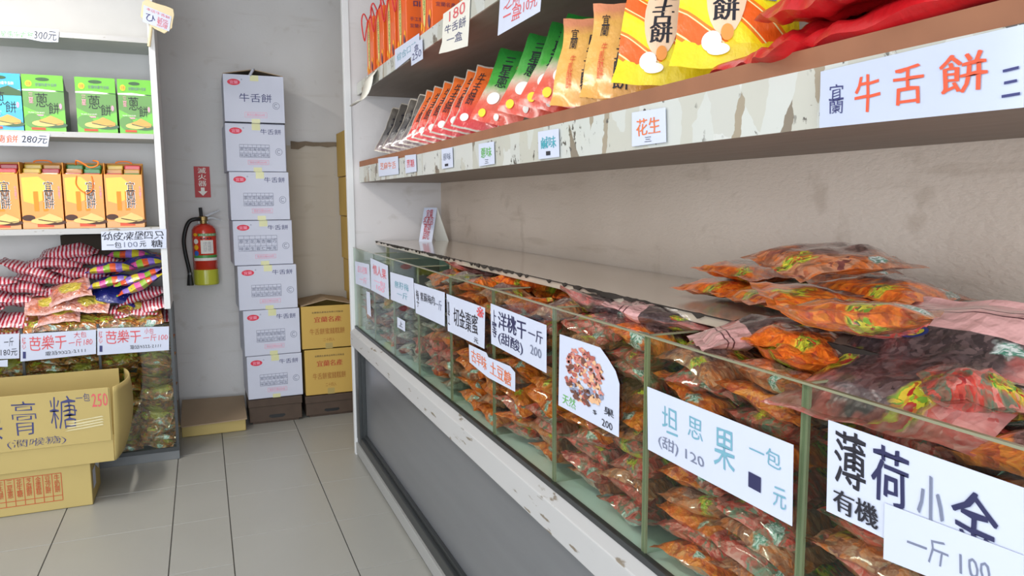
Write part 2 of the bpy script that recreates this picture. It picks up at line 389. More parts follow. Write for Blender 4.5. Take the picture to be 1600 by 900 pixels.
def copy_tree(o, parent=None):
    c = o.copy(); COL.objects.link(c)
    if parent is not None: c.parent = parent
    for ch in list(o.children): copy_tree(ch, c)
    return c

# ================================================================== STRUCTURE
BACKY, WX = 5.45, 1.29
m = MB(); m.box(-3.0, WX + .6, -2.6, 6.0, -.06, -.004)
gb = m.build('floor', [M_grout, M_tile])
cols = [(-3.36, -2.91), (-2.91, -2.46), (-2.46, -2.01), (-2.01, -1.56), (-1.56, -1.11), (-1.11, -.66), (-.66, -.188), (-.188, .053), (.053, .503), (.503, .953), (.953, 1.29)]
mt = MB(); gp = .0022
for ci, (a, b) in enumerate(cols):
    off = 3.55 if b <= .06 else 3.30
    y = off - 13 * .494
    while y < BACKY:
        x0, x1, y0, y1 = max(a, -3.0) + gp, b - gp, y + gp * .6, min(y + .494 - gp * .6, BACKY)
        if y1 > y0 + .01 and x1 > x0: mt.box(x0, x1, y0, y1, -.02, 0)
        y += .494
fl = bpy.data.objects.new('x', None); bpy.data.objects.remove(fl)
# merge tiles into the floor mesh
m2 = MB(); m2.v = m.v + mt.v; k = len(m.v); m2.f = m.f + [tuple(i + k for i in f) for f in mt.f]; m2.m = [0] * len(m.f) + [1] * len(mt.f); m2.uvs = m.uvs + mt.uvs
bpy.data.objects.remove(gb); fl = m2.build('floor', [M_grout, M_tile], bevel=.0015); tag(fl, kind='structure')
CEIL = 2.95
def struct(name, bx, mat):
    m = MB(); m.box(*bx); return tag(m.build(name, mat), kind='structure')
struct('wall_back', (-3.0, WX + .6, BACKY, BACKY + .12, 0, CEIL), M_wall_back)
struct('wall_right', (WX, WX + .12, -2.6, BACKY, 0, CEIL), M_wall_right)
struct('wall_left', (-3.12, -3.0, 3.3, BACKY + .12, 0, CEIL), M_wall_back)
struct('trim_4', (-3.12, -3.0, -2.6, 3.3, 2.8, CEIL), M_wall_back)
struct('ceiling', (-3.12, WX + .12, -2.6, BACKY + .12, CEIL, CEIL + .1), M_white)
# beige boarded panel on the back wall with a frayed wood strip along its top
m = MB(); m.box(.57, WX, BACKY - .012, BACKY, .0, 1.835); tag(m.build('trim_1', wall_mat('beige_board', 'c4bbae', 'a99c8a', .08)), kind='structure')
m = MB(); pts = []
for i in range(15):
    x = .60 + i * .05; pts.append((x, BACKY - .025, 1.862 + random.Random(i).uniform(-.004, .004)))
for i in range(14, -1, -1):
    x = .60 + i * .05; pts.append((x, BACKY - .025, 1.832 - (0.02 if i < 2 else 0) + random.Random(i + 50).uniform(-.006, .004)))
m.prism(pts[::-1], (0, .013, 0)); tag(m.build('trim_2', plain('frayed_wood', '7d6e5c', .8, var=.3, scale=20)), kind='structure')
m = MB(); m.lathe([(0, 0), (.012, 0), (.016, .004)], (0, 0, 0), 0, 12)
# ceiling fluorescent fixtures (real lamps)
def fluorescent(x, y, label, power):
    r = empty('ceiling_lamp', (x, y, CEIL)); tag(r, label, 'ceiling light', 'ceiling lamps')
    m = MB(); m.box(-.09, .09, -.62, .62, -.06, 0); m.build('housing', M_white, r, bevel=.004)
    g = MATS.get('tube_glow')
    if g is None:
        gg = NG('tube_glow'); gg.b.inputs['Emission Color'].default_value = (1, .96, .9, 1); gg.b.inputs['Emission Strength'].default_value = 6; g = MATS['tube_glow'] = gg.m
    for dx in (-.045, .045):
        m = MB(); m.tube([(dx, -.58, -.08), (dx, .58, -.08)], .014, 0, 12); m.build('tube', g, r)
    l = bpy.data.lights.new('tube_light', 'AREA'); l.shape = 'RECTANGLE'; l.size = .16; l.size_y = 1.16; l.energy = power; l.color = (1, .95, .88)
    o = bpy.data.objects.new('tube_light', l); COL.objects.link(o); o.parent = r; o.location = (0, 0, -.10)
fluorescent(-.95, 3.55, 'twin tube ceiling lamp over the aisle near the green box shelf', 31)
fluorescent(-.7, 1.2, 'twin tube ceiling lamp over the aisle near the shop front', 12)

# side panel closing the right hand alcove
PY = 4.163
m = MB(); m.box(.785, WX, PY, PY + .03, 0.0, CEIL); tag(m.build('wall_alcove_end', M_panel), kind='structure')
m = MB(); m.box(.752, .787, PY - .006, PY + .034, 0.0, CEIL); tag(m.build('trim_3', M_white, bevel=.002), kind='structure')

# ================================================================== COUNTER
GX = .775; GZ0 = .755; GZ1 = 1.19; DIV = [-.03, .38, .79, 1.20, 1.61, 2.02, 2.43, 2.85, 3.26, 3.67, 4.12]
ctr = empty('sweets_counter', (1.03, 2.0, 0)); tag(ctr, 'long glass fronted sweets counter with white ledge and grey steel base along the right wall', 'counter')
def cpart(m, name, mat, bevel=0, **k):
    m.v = [(x - 1.03, y - 2.0, z) for x, y, z in m.v]; return m.build(name, mat, ctr, bevel=bevel, **k)
Y0, Y1 = -.1, PY - .008
m = MB(); m.box(.80, .82, Y0, 4.06, .13, .64); cpart(m, 'steel_panel', M_steel)
m = MB(); m.box(.762, .80, 4.06, Y1, .10, .64); m.box(.778, .80, 4.045, 4.06, .10, .64); cpart(m, 'end_stile', M_dark, .002)
m = MB(); m.box(.765, .80, Y0, Y1, .075, .125); m.box(.782, .80, Y0, Y1, .125, .14); cpart(m, 'bottom_rail', M_dark, .003)
m = MB(); m.box(.755, .80, Y0, Y1, .014, .075); cpart(m, 'plinth', plain('plinth_grey', '9a9a98', .4), .002)
m = MB(); m.box(.762, .80, Y0, Y1, 0, .014); cpart(m, 'base_gasket', M_black)
m = MB(); m.box(.77, .80, Y0, Y1, .615, .645); cpart(m, 'top_rail', M_dark, .002)
m = MB(); m.box(.82, WX - .01, Y0, Y1, 0, .64); cpart(m, 'carcass', M_dark)
# white ledge with a sloping upper face
m = MB(); m.prism([(.742, Y0, .645), (.742, Y0, .722), (.772, Y0, .738), (WX - .01, Y0, .738), (WX - .01, Y0, .645)][::-1], (0, Y1 - Y0, 0)); cpart(m, 'ledge', M_worn, .003)
m = MB(); m.box(.768, .782, Y0, Y1, .738, .752); cpart(m, 'lower_glass_channel', M_dark)
m = MB(); m.box(.782, WX - .012, Y0, Y1, .738, .746); cpart(m, 'bin_floor', M_gback)
m = MB(); m.box(.7725, .7775, Y0, Y1, .752, GZ1); cpart(m, 'front_glass', M_glass)
m = MB(); m.box(.7715, .7785, Y0, Y1, GZ1, GZ1 + .0035); cpart(m, 'glass_rim', M_gedge)
m = MB(); m.box(WX - .02, WX - .012, Y0, Y1, .746, 1.21); cpart(m, 'back_glass', M_gback)
for y in DIV[1:-1]:
    m = MB(); m.box(.779, WX - .022, y - .0025, y + .0025, .748, GZ1 - .002); d = cpart(m, 'divider_glass', M_glass)
    m = MB(); m.box(.7795, .7845, y - .007, y + .007, .752, GZ1 + .002); m.box(.783, .90, y - .0028, y + .0028, GZ1 - .002, GZ1 + .0015)
    e = m.build('divider_edge', M_gedge, None); m_ = Matrix.Translation((-1.03, -2.0, 0)); e.data.transform(m_); e.parent = d
# polished back shelf with ragged dark front edge
m = MB(); m.box(.90, WX - .002, Y0, Y1, 1.205, 1.225); cpart(m, 'back_shelf', M_top, .002)
rr = random.Random(4); m = MB(); y = Y0; up = []; dn = []
while y < Y1:
    thick = rr.random() < .55 + .4 * math.sin(y * 9)
    up.append((.895, y, 1.2252 + (rr.uniform(0, .002) if thick else 0))); dn.append((.895, y, 1.2245 - (rr.uniform(.004, .012) if thick else .0008))); y += rr.uniform(.006, .022)
m.prism(up + dn[::-1], (.006, 0, 0))
cpart(m, 'rusted_edge', plain('rust_black', '2c241e', .8, var=.4, scale=40))
for y in (.4, 1.6, 2.8, 3.9):
    m = MB(); m.box(.90, .915, y - .008, y + .008, .746, 1.205); cpart(m, 'shelf_post', M_gedge)

# ================================================================== POUCHES
def pouch_S(L, W, T, sd, bend=0.0, seal=.07, wr=1.0):
    rd = random.Random(sd); ph = [rd.uniform(0, 6.28) for _ in range(6)]; off = rd.uniform(0, 50)
    def S(u, v, side, eps=0.0):
        uc = min(1, max(0, (u - seal) / (1 - 2 * seal))); hu = max(0, math.sin(math.pi * uc)) ** .42; hv = max(0, math.sin(math.pi * v)) ** .55
        nz = noise.noise((u * 3.2 + off, v * 2.6, side * 3.0)); nz2 = noise.noise((u * 8 + off, v * 7, side * 5.0))
        h = T * .5 * hu * hv * (1 + .45 * nz + .28 * nz2 * wr)
        e = 1 - hu * .9; rip = wr * .0032 * math.sin(v * 19 + ph[0]) * e + wr * .002 * math.sin(u * 23 + ph[1]) * (1 - hv * .8)
        z = side * (h + eps) + rip + bend * ((u - .5) ** 2 - .1) + .006 * wr * noise.noise((u * 2 + off, v * 2 + 9, 0))
        pin = 1 - .07 * hu * abs(2 * v - 1) * 1.0
        return V(((u - .5) * L * (1 - .04 * hv * 0), (v - .5) * W * pin + .004 * wr * math.sin(u * 9 + ph[2]), z))
    return S
def pouch_mesh(name, S, mat, nu=16, nv=11):
    m = MB(); vs = []; fs = []; uvs = []
    for side in (1, -1):
        b = len(vs)
        for i in range(nu + 1):
            for j in range(nv + 1): vs.append(S(i / nu, j / nv, side))
        for i in range(nu):
            for j in range(nv):
                q = [(i, j), (i + 1, j), (i + 1, j + 1), (i, j + 1)]
                if side < 0: q = q[::-1]
                fs.append(tuple(b + a * (nv + 1) + c for a, c in q)); uvs.append([(a / nu, c / nv) for a, c in q])
    m.add(vs, fs, 0, uvs)
    me = bpy.data.meshes.new(name); me.from_pydata(m.v, [], m.f); me.materials.append(mat)
    ul = me.uv_layers.new(name='UVMap'); ul.data.foreach_set('uv', [c for u in m.uvs for p in u for c in p])
    me.polygons.foreach_set('use_smooth', [True] * len(me.polygons)); me.update(); return me
BAGM = {}
def bag_mesh(kind, mat, L, W, T, n=4, seal=.07):
    if kind not in BAGM:
        BAGM[kind] = [pouch_mesh(kind, pouch_S(L, W, T, hash_(kind) + i * 7, bend=random.Random(i).uniform(-.06, .06), seal=seal), mat) for i in range(n)]
    return BAGM[kind]
def hash_(s): return sum(ord(c) * (i + 1) for i, c in enumerate(s)) % 1000
KINDS = {'orange': (MB_orange, .21, .15, .058), 'brown': (MB_brown, .21, .15, .056), 'red': (MB_red, .21, .15, .056), 'pink': (MB_pink, .25, .17, .045),
         'grey': (MB_grey, .19, .14, .045), 'guava': (MB_guava, .21, .15, .05), 'pinkguava': (MB_guavaw, .21, .16, .045), 'stripe': (MB_stripe, .28, .18, .062),
         'yellow': (MB_yellow, .26, .15, .06), 'navy': (MB_navy, .22, .16, .05)}
def bag(kind, loc, rz, tilt=0, roll=0, label='', group=None, name='candied_fruit_bag', cat='bag', rd=random, sc=1.0, sz=1.0):
    mat, L, W, T = KINDS[kind]; me = rd.choice(bag_mesh(kind, mat, L, W, T))
    o = bpy.data.objects.new(name, me); COL.objects.link(o)
    o.location = loc; o.rotation_mode = 'XYZ'
    o.matrix_world = Matrix.Translation(loc) @ Matrix.Rotation(rz, 4, 'Z') @ Matrix.Rotation(tilt, 4, 'Y') @ Matrix.Rotation(roll, 4, 'X') @ Matrix.Scale(sc, 4) @ Matrix.Scale(sz, 4, (0, 0, 1))
    tag(o, label, cat, group); return o
BN = ['behind the largest dark lettered sign', 'behind the long pale blue lettered sign', 'behind the fruit picture card', 'behind the thick navy lettered sign',
      'behind the red cornered sign', 'behind the small black lettered sign', 'behind the faded pale blue card', 'behind the red handwritten card', 'behind the faint pink end card']
BK = [['red', 'red', 'brown', 'orange'], ['red', 'red', 'orange', 'brown'], ['red', 'orange', 'brown', 'red'], ['orange', 'red', 'brown', 'orange'], ['orange', 'orange', 'brown', 'orange'],
      ['red', 'orange', 'grey', 'brown', 'grey'], ['grey', 'red', 'grey', 'grey'], ['grey', 'grey', 'brown'], ['grey', 'grey', 'brown']]
DESC = {'orange': 'orange fruit bag', 'brown': 'brown fruit bag', 'red': 'dark red fruit bag', 'pink': 'pink topped bag', 'grey': 'pale greyish fruit bag'}
rd = random.Random(11)
for b in range(9):
    ya, yb = DIV[b + 1], DIV[b + 2]; yb = yb if b < 8 else 4.1
    full = b < 6; nl = 11 if full else (8 if b == 6 else 6)
    for k in range(nl):
        z = .783 + k * .0375; lvl = ['bottom', 'lower', 'middle', 'upper', 'topmost'][min(4, k * 5 // nl)]
        for c in range(2):
            kind = rd.choice(BK[b])
            if kind == 'pink': kind = 'red'
            y = ya + (.115 if c == 0 else .297) + rd.uniform(-.012, .012)
            bag(kind, (.858 + rd.uniform(-.006, .012), y, z + rd.uniform(-.004, .004)), math.pi / 2 + rd.uniform(-.18, .18) + (math.pi if rd.random() < .5 else 0), rd.uniform(-.2, .2), rd.uniform(-.25, .25),
                '%s, %s layer at the glass %s' % (DESC[kind], lvl, BN[b]), 'bags in the bin ' + BN[b], rd=rd, sc=.95)
        if k >= nl - 2:
            for xx in (1.03, 1.18):
                for c in range(2):
                    kind = rd.choice(BK[b]); kind = 'red' if kind == 'pink' else kind
                    bag(kind, (xx, ya + (.11 if c == 0 else .30) + rd.uniform(-.015, .015), z + rd.uniform(-.006, .006)), rd.uniform(0, 6.28), rd.uniform(-.15, .15), rd.uniform(-.15, .15),
                        '%s, back half of the pile %s' % (DESC[kind], BN[b]), 'bags in the bin ' + BN[b], rd=rd, sc=.92)
# loose bags heaped on top of the bins: (kind, px, py, z, rz, tilt, roll, label)
top = [('pink', 1000, 500, 1.20, 2.2, -.15, .1, 'pink topped zip bag lying on the heap behind the picture card'),
       ('pink', 925, 480, 1.19, -.55, .3, -.2, 'pink zip bag with dark zip line leaning over the heap left of the picture card'),
       ('pink', 745, 425, 1.17, -.5, .25, -.2, 'pale pink plastic bag with shiny end on the heap below the tent sign'),
       ('orange', 1190, 545, 1.21, .5, .1, .15, 'orange bag with purple brown fruit on the heap right of the long blue lettered sign'),
       ('pink', 1080, 530, 1.215, 2.7, .1, .05, 'dull pink bag of dark fruit on the heap above the pale blue lettered sign'),
       ('orange', 860, 445, 1.18, .9, .0, .3, 'long orange bag edge on the heap above the navy lettered sign'),
       ('orange', 820, 440, 1.18, .6, .0, .3, 'folded orange bag nearest the rail above the sign with a red corner mark'),
       ('orange', 1215, 560, 1.20, -.3, .1, .0, 'orange bag with dark fruit under the rusted rail near the right front corner'),
       ('red', 1330, 640, 1.20, 1.0, .1, .1, 'red and green bag of fruit at the right front corner of the heap')]
for kd, px, py, z, rz, t, ro, lb in top:
    p = at(px, py, 2, z); p.x = max(p.x, .785 + .105 * abs(math.cos(rz)) + .075 * abs(math.sin(rz))); bag(kd, p, rz, t, ro, lb, 'loose bags on top of the bins', rd=rd)
# pile on the back shelf
pile = [('orange', 1150, 448, 1.25, .1, 0, 0, 'orange bag with green and yellow print at the left tip of the back shelf pile'),
        ('orange', 1230, 462, 1.255, -.2, 0, 0, 'orange bag lying at the front of the back shelf pile'),
        ('orange', 1180, 425, 1.285, .25, .05, .1, 'orange bag with small print tucked in the left of the back shelf pile'),
        ('brown', 1310, 425, 1.30, -.1, 0, .1, 'flat brown orange bag in the middle layer of the back shelf pile'),
        ('orange', 1300, 470, 1.28, -.5, .1, .1, 'orange bag with purple fruit in the centre of the back shelf pile'),
        ('brown', 1300, 405, 1.345, -.15, -.05, .15, 'copper brown bag lying topmost on the back shelf pile by the wall'),
        ('orange', 1400, 455, 1.29, .2, .05, .1, 'orange bag at the wall side of the back shelf pile'),
        ('red', 1360, 498, 1.265, -.4, .05, 0, 'bag with bright red fruit at the right front of the back shelf pile'),
        ('orange', 1340, 490, 1.30, .6, .1, 0, 'bag with lime green print near the red fruit on the back shelf pile'),
        ('pink', 1560, 462, 1.262, 1.7, .0, 0, 'pink zip bag lying against the wall at the right of the back shelf'),
        ('brown', 1470, 452, 1.262, .3, .0, 0, 'brown bag beside the red fruit bag on the back shelf')]
for kd, px, py, z, rz, t, ro, lb in pile:
    bag(kd, at(px, py, 2, z), rz, t, ro, lb, 'pile of bags on the back shelf', rd=rd, sc=1.2, sz=.62)
# big pink zip bag in the near corner
S = pouch_S(.33, .32, .06, 77, bend=.03)
bp = tag(bpy.data.objects.new('candied_fruit_bag', pouch_mesh('big_pink_bag', S, MB_pink, 24, 16)), 'large pink zip bag with round blue and yellow logo at the right near corner', 'bag', 'loose bags on top of the bins'); COL.objects.link(bp)
bp.matrix_world = Matrix.Translation((.925, .715, 1.222)) @ Matrix.Rotation(.10, 4, 'Z') @ Matrix.Rotation(-.45, 4, 'Y') @ Matrix.Rotation(-.05, 4, 'X')
m = MB(); P = lambda u, v: S(u, v, 1, .0015)
m.ell(P, .60, .62, .05, .09, 0); m.ell(P, .60, .62, .038, .07, 1); m.text('LZ', P, .575, .625, .57, .67, 0, bold=.03)
m.build('logo', [plain('logo_blue', '2c3a78', .4), plain('logo_yellow', 'c8c040', .4)], bp)

# ================================================================== SIGNS ON THE GLASS
def glass_sign(px, label, texts, x=.7695, mat=M_paper, group='paper signs on the counter glass', pts_extra=None, tape=True, name='price_sign', cat='sign', extra=None):
    """px: corners upper-left, upper-right, lower-right, lower-left in the photo, on the plane of the glass"""
    q = [at(a, b, 0, x) for a, b in px]
    poly = [at(a, b, 0, x) for a, b in (pts_extra or px)]
    m = MB(); m.prism([p for p in poly], (-.0009, 0, 0)); s = m.build(name, mat)
    tag(s, label, cat, group)
    P = quad_P(q[3], q[2], q[1], q[0], (-.0014, 0, 0))
    m = MB((-1, 0, 0)); mats = []
    for tt in texts:
        st, u0, u1, v0, v1, mt = tt[:6]; bold = tt[6] if len(tt) > 6 else .01
        if mt not in mats: mats.append(mt)
        m.text(st, P, u0, u1, v0, v1, mats.index(mt), wob=.022, bold=bold, sd=u0 * 9)
    if m.v: m.build('lettering', mats, s)
    if extra: extra(P, s)
    return s
glass_sign([(554.7, 408), (577, 413), (579, 452), (556, 443)], 'faint pink lettered card at the far end of the counter glass', [('紅心芭樂', .2, .85, .55, .85, M_pink), ('一斤', .3, .8, .15, .4, M_pink)])
glass_sign([(579, 403), (606, 415), (608, 468), (580, 453)], 'white card with red handwriting second from the far end of the glass', [('情人果', .15, .9, .55, .85, M_inkred), ('一包\n100', .2, .85, .12, .45, M_pink)])
glass_sign([(610, 425), (646, 435), (648, 483), (611, 468)], 'white card with faded pale blue writing on the counter glass', [('無籽梅', .2, .8, .5, .75, M_inkpale), ('一斤', .3, .75, .2, .42, M_inkpale)])
glass_sign([(647, 442), (695, 457), (695, 510), (650, 489)], 'white sign with small black writing on the counter glass', [('梅\n子', .06, .16, .25, .8, M_inkblk), ('紫蘇梅肉', .22, .70, .5, .78, M_inkblk), ('一斤', .72, .92, .42, .72, M_inkfaint)])
glass_sign([(698, 459), (758, 481), (757, 545), (700, 517)], 'white sign with black writing and a red corner mark', [('加\n工', .02, .08, .2, .85, M_inkblk), ('切金棗蜜', .2, .84, .25, .74, M_inkblk, .02), ('※', .82, .98, .72, .98, M_inkred, .03), ('元', .75, .86, .05, .18, M_inkblk)])
glass_sign([(767, 474), (854, 508), (854, 583), (768, 537)], 'white sign with thick navy writing on the counter glass', [('上\n等', .03, .12, .2, .88, M_inknavy, .03), ('洋桃干', .16, .68, .48, .90, M_inknavy, .03), ('(甜酸)', .16, .62, .1, .42, M_inknavy, .02), ('一斤', .72, .95, .55, .82, M_inknavy), ('200', .75, .93, .25, .45, M_inkfaint, 0)])
glass_sign([(733, 538), (805, 582), (805, 612), (734, 566)], 'small white strip with orange writing under the navy lettered sign', [('古早味', .06, .42, .15, .85, M_inkora, .02), ('土豆糖', .5, .93, .12, .85, M_inkora, .02)],
           x=.7675, pts_extra=[(733, 538), (760, 551), (763, 558), (797, 572), (805, 582), (805, 612), (763, 590), (734, 566)])
def fruit_pic(P, s):
    r = random.Random(3); m = MB(); mats = [plain('fruit_a', 'c98074', .5), plain('fruit_b', 'a85a50', .5), plain('fruit_c', '6d463c', .5), plain('fruit_d', 'dcae86', .5), plain('fruit_e', '8a90a8', .5)]
    for i in range(190):
        a = r.uniform(0, 6.28); q = math.sqrt(r.random()); u = .47 + .34 * q * math.cos(a); v = .56 + .36 * q * math.sin(a)
        k = r.choice([0, 0, 0, 1, 1, 2, 3] if v > .42 else [4, 4, 2, 2, 3, 1]); ru = r.uniform(.02, .05); th = r.uniform(0, 3.1)
        z = .0003 * (i % 7)
        pts = [P(u + ru * math.cos(t) * (1 + .3 * math.sin(3 * t + i)), v + ru * .8 * math.sin(t) * (1 + .3 * math.cos(2 * t + i))) + V((-z - .0002, 0, 0)) for t in [6.283 * j / 9 for j in range(9)]]
        m.poly(pts, k)
    m.build('fruit_picture', mats, s)
glass_sign([(875, 522), (962, 553), (967, 683), (873, 633)], 'white card with a picture of pink dried fruit on the counter glass', [('天然', .08, .32, .06, .2, M_inkgreen), ('$', .62, .68, .13, .19, M_inkblk), ('200', .76, .92, .04, .13, M_inkblk), ('果', .8, .95, .2, .3, M_inkblk)],
           pts_extra=[(875, 522), (938, 543), (950, 560), (962, 580), (968, 600), (967, 683), (873, 633)], extra=fruit_pic)
glass_sign([(1012, 604), (1240, 695), (1238, 822), (1013, 702)], 'long white sign with pale blue writing on the counter glass', [('坦', .13, .26, .42, .82, M_inkpale, 0), ('思', .34, .45, .52, .82, M_inkpale, 0), ('果', .53, .67, .28, .84, M_inkpale, 0), ('一包', .76, .94, .62, .84, M_inkpale, .0), ('(甜) 120', .10, .46, .12, .34, M_inkfaint, .0), ('■', .755, .83, .22, .42, M_inknavy, -.02), ('元', .9, .97, .15, .4, M_inkpale, 0)])
glass_sign([(1295, 656), (1600, 762), (1600, 945), (1292, 798)], 'large white sign with big dark handwriting nearest the camera', [('薄', .05, .24, .36, .95, M_inkblk, .02), ('荷', .28, .48, .36, .93, M_inknavy, .02), ('小', .53, .66, .30, .80, M_inkfaint, .02), ('金', .70, .90, .24, .82, M_inknavy, .02), ('有機', .05, .32, .06, .30, M_inkblk, .03)])
glass_sign([(1383, 786), (1600, 868), (1600, 960), (1381, 873)], 'plain lower paper strip taped over the sign nearest the camera', [('一斤 100', .2, .8, .25, .7, M_inkfaint, 0)], x=.7670)
glass_sign([(621, 495), (633, 502), (633, 518), (621, 511)], 'tiny white tag with black mark below the faded pale blue card', [('上', .25, .75, .25, .75, M_inkblk)], name='price_tag')
glass_sign([(572.5, 455), (578, 457), (580, 495), (574, 490)], 'narrow blank white paper strip low at the far end of the glass', [], name='paper_strip', cat='paper')

# ================================================================== RIGHT WALL SHELVES
SX = .82
def wall_shelf(z0, z1, label, ya):
    r = empty('wall_shelf', (SX, 2, z0)); tag(r, label, 'shelf', 'wall shelves above the counter')
    m = MB(); m.box(.006, WX - SX - .002, ya - 2, PY - .008 - 2, 0, z1 - z0); m.build('board', M_under, r)
    m = MB(); m.box(0, .006, ya - 2, PY - .008 - 2, 0, z1 - z0 - (.03 if z0 < 1.8 else .0)); m.build('edge_tape', M_torn, r)
    if z0 < 1.8: m = MB(); m.box(.001, .006, ya - 2, PY - .008 - 2, z1 - z0 - .03, z1 - z0); m.build('edge_lip', M_ply, r)
wall_shelf(1.55, 1.665, 'lower white edged wall shelf with torn labels above the counter', -.1)
wall_shelf(2.022, 2.085, 'upper white edged wall shelf carrying orange gift boxes', -.1)
# standing packs
PK = {}
def standing_pack(kind, y, yaw, lean, roll, L, W, T, label, group, letters=None, x=.90, z=1.667):
    key = (kind, L, W)
    if key not in PK:
        S = pouch_S(L, W, T, hash_(kind) + int(W * 100), bend=0, seal=.05, wr=.7)
        me = pouch_mesh(kind + '_pack', S, MP[kind], 18, 12)
        lm = None
        if letters:
            P = lambda u, v: S(v, 1 - u, 1, .0016)     # u across, v up
            b = MB((0, 0, 3)); mats = []
            for tt in letters:
                mt = tt[5]
                if mt not in mats: mats.append(mt)
                if tt[0].startswith('#e'): b.ell(P, tt[1], tt[3], tt[2], tt[4], mats.index(mt), rings=6)
                else: b.text(tt[0], P, tt[1], tt[2], tt[3], tt[4], mats.index(mt), bold=tt[6] if len(tt) > 6 else .01)
            lo = b.build('lettering', mats); lm = lo.data; bpy.data.objects.remove(lo)
        PK[key] = (me, lm)
    me, lm = PK[key]
    o = bpy.data.objects.new('snack_pack', me); COL.objects.link(o)
    a = R_(yaw); th = R_(lean); h = V((-math.cos(a), -math.sin(a), 0))
    up = V((0, 0, 1)) * math.cos(th) - h * math.sin(th); n = h * math.cos(th) + V((0, 0, 1)) * math.sin(th); wd = n.cross(up)
    q = Matrix.Rotation(R_(roll), 3, n); up = q @ up; wd = q @ wd
    # lowest corner on the shelf
    low = min((up * sx * L / 2 + wd * sy * W / 2).z for sx in (-1, 1) for sy in (-1, 1))
    base = V((x, y, z + .003)); ctr_ = base + up * L / 2; ctr_.z = z + .004 - low
    mw = Matrix((up, wd, n)).transposed().to_4x4(); mw.translation = ctr_; o.matrix_world = mw
    tag(o, label, 'snack packet', group)
    if lm: l = bpy.data.objects.new('lettering', lm); COL.objects.link(l); l.parent = o
    return o
GP = 'snack packets standing on the lower wall shelf'
ordw = ['first', 'second', 'third', 'fourth', 'fifth', 'sixth', 'seventh', 'eighth', 'ninth']
for i, y in enumerate([3.80, 3.62, 3.44, 3.28]):
    standing_pack('dark', y, 42, 24, -12, .255, .19, .025, 'dark grey silver edged packet, %s of the dark row from the far end' % ordw[i], GP, [('芝麻', .2, .45, .35, .8, M_inkblk)])
for i, y in enumerate([3.18, 3.06, 2.92, 2.79, 2.63, 2.52]):
    standing_pack('red', y, 46, 24, -15, .255, .19, .025, 'red and orange packet leaning on the lower shelf, %s from the dark packets' % ordw[i], GP,
                  [('牛\n舌\n餅', .12, .3, .35, .88, M_inkblk), ('#e', .22, .1, .16, .06, M_inkwhite), ('原味', .5, .8, .6, .75, M_inkwhite)])
for i, y in enumerate([2.30, 2.06, 1.90, 1.80]):
    standing_pack('green_red', y, 50, 24, -16, .275, .19, .03, 'green to red glossy packet, %s from the red packets' % ordw[i], GP,
                  [('三\n星\n蔥', .20, .42, .45, .88, M_inkblk, .02), ('牛舌餅', .5, .9, .68, .8, M_inkred), ('#e', .3, .12, .3, .08, M_inkwhite), ('#e', .2, .07, .1, .05, M_yel), ('#e', .5, .05, .08, .04, M_inkwhite)])
for i, y in enumerate([1.67, 1.51]):
    standing_pack('ochre', y, 52, 22, -5, .25, .20, .028, 'mustard yellow packet with vertical black characters, %s from the green packets' % ordw[i], GP,
                  [('鹹\n牛\n舌\n酥\n餅', .38, .58, .08, .82, M_inkblk, .02), ('宜\n蘭', .12, .22, .62, .86, M_inkblk), ('牛\n軋\n酥\n餅', .18, .26, .18, .55, M_redprint, .0), ('古\n早\n味', .76, .84, .5, .8, M_inkblk, 0), ('手\n工\n製\n作', .80, .86, .12, .42, M_redprint, 0)])
for i, y in enumerate([1.33, 1.12]):
    standing_pack('swirl', y, 56, 24, -6, .34, .23, .035, 'large yellow and orange swirled packet with bold characters, %s from the mustard packets' % ordw[i], GP,
                  [('#e', .40, .17, .50, .32, plain('print_blush', 'e8c8a8', .4)), ('蛋\n黃\n牛\n舌\n餅', .30, .50, .27, .90, M_inkblk, .04), ('#e', .75, .09, .72, .06, M_redprint), ('#e', .30, .08, .15, .06, M_inkwhite), ('#e', .42, .05, .20, .05, plain('print_peach', 'e8964a', .4)), ('#e', .36, .09, .10, .035, M_inkwhite), ('花\n生', .70, .80, .4, .6, M_inkfaint)])
for i, y in enumerate([.90, .82, .74, .66]):
    standing_pack('brown', y, 40, 20, -4, .24, .16, .025, 'rust brown small packet behind the red bags, %s from the swirled packets' % ordw[i], GP, x=1.0)
# pouches lying behind the reds near the back of the shelf
# red bags heaped on the shelf end
RB = [((.925, 1.0), 1.25, -.03, .32, .20, .05, 1.695), ((.93, .72), 1.45, .02, .54, .24, .07, 1.705), ((.94, .48), 1.65, -.02, .52, .26, .07, 1.735),
      ((.95, .85), 1.15, -.12, .44, .26, .07, 1.765), ((.97, .62), 1.35, -.08, .58, .32, .09, 1.825)]
RL = ['red plastic bag whose pointed corner reaches the swirled packets', 'lowest large red plastic bag on the near end of the lower shelf', 'large red plastic bag folded over at the right picture edge',
      'small crumpled red plastic bag lying over the shelf lip', 'topmost red plastic bag of the heap on the lower shelf']
for i, ((x, y), rz, tl, L, W, T, z) in enumerate(RB):
    me = pouch_mesh('red_bag', pouch_S(L, W, T, 300 + i, bend=.02, seal=.03, wr=2.3), M_redbag, 30, 22)
    o = bpy.data.objects.new('red_plastic_bag', me); COL.objects.link(o)
    o.matrix_world = Matrix.Translation((x, y, z)) @ Matrix.Rotation(rz, 4, 'Z') @ Matrix.Rotation(tl, 4, 'Y') @ Matrix.Rotation(R_(-14), 4, 'X')
    tag(o, RL[i], 'bag', 'red plastic bags on the lower shelf')

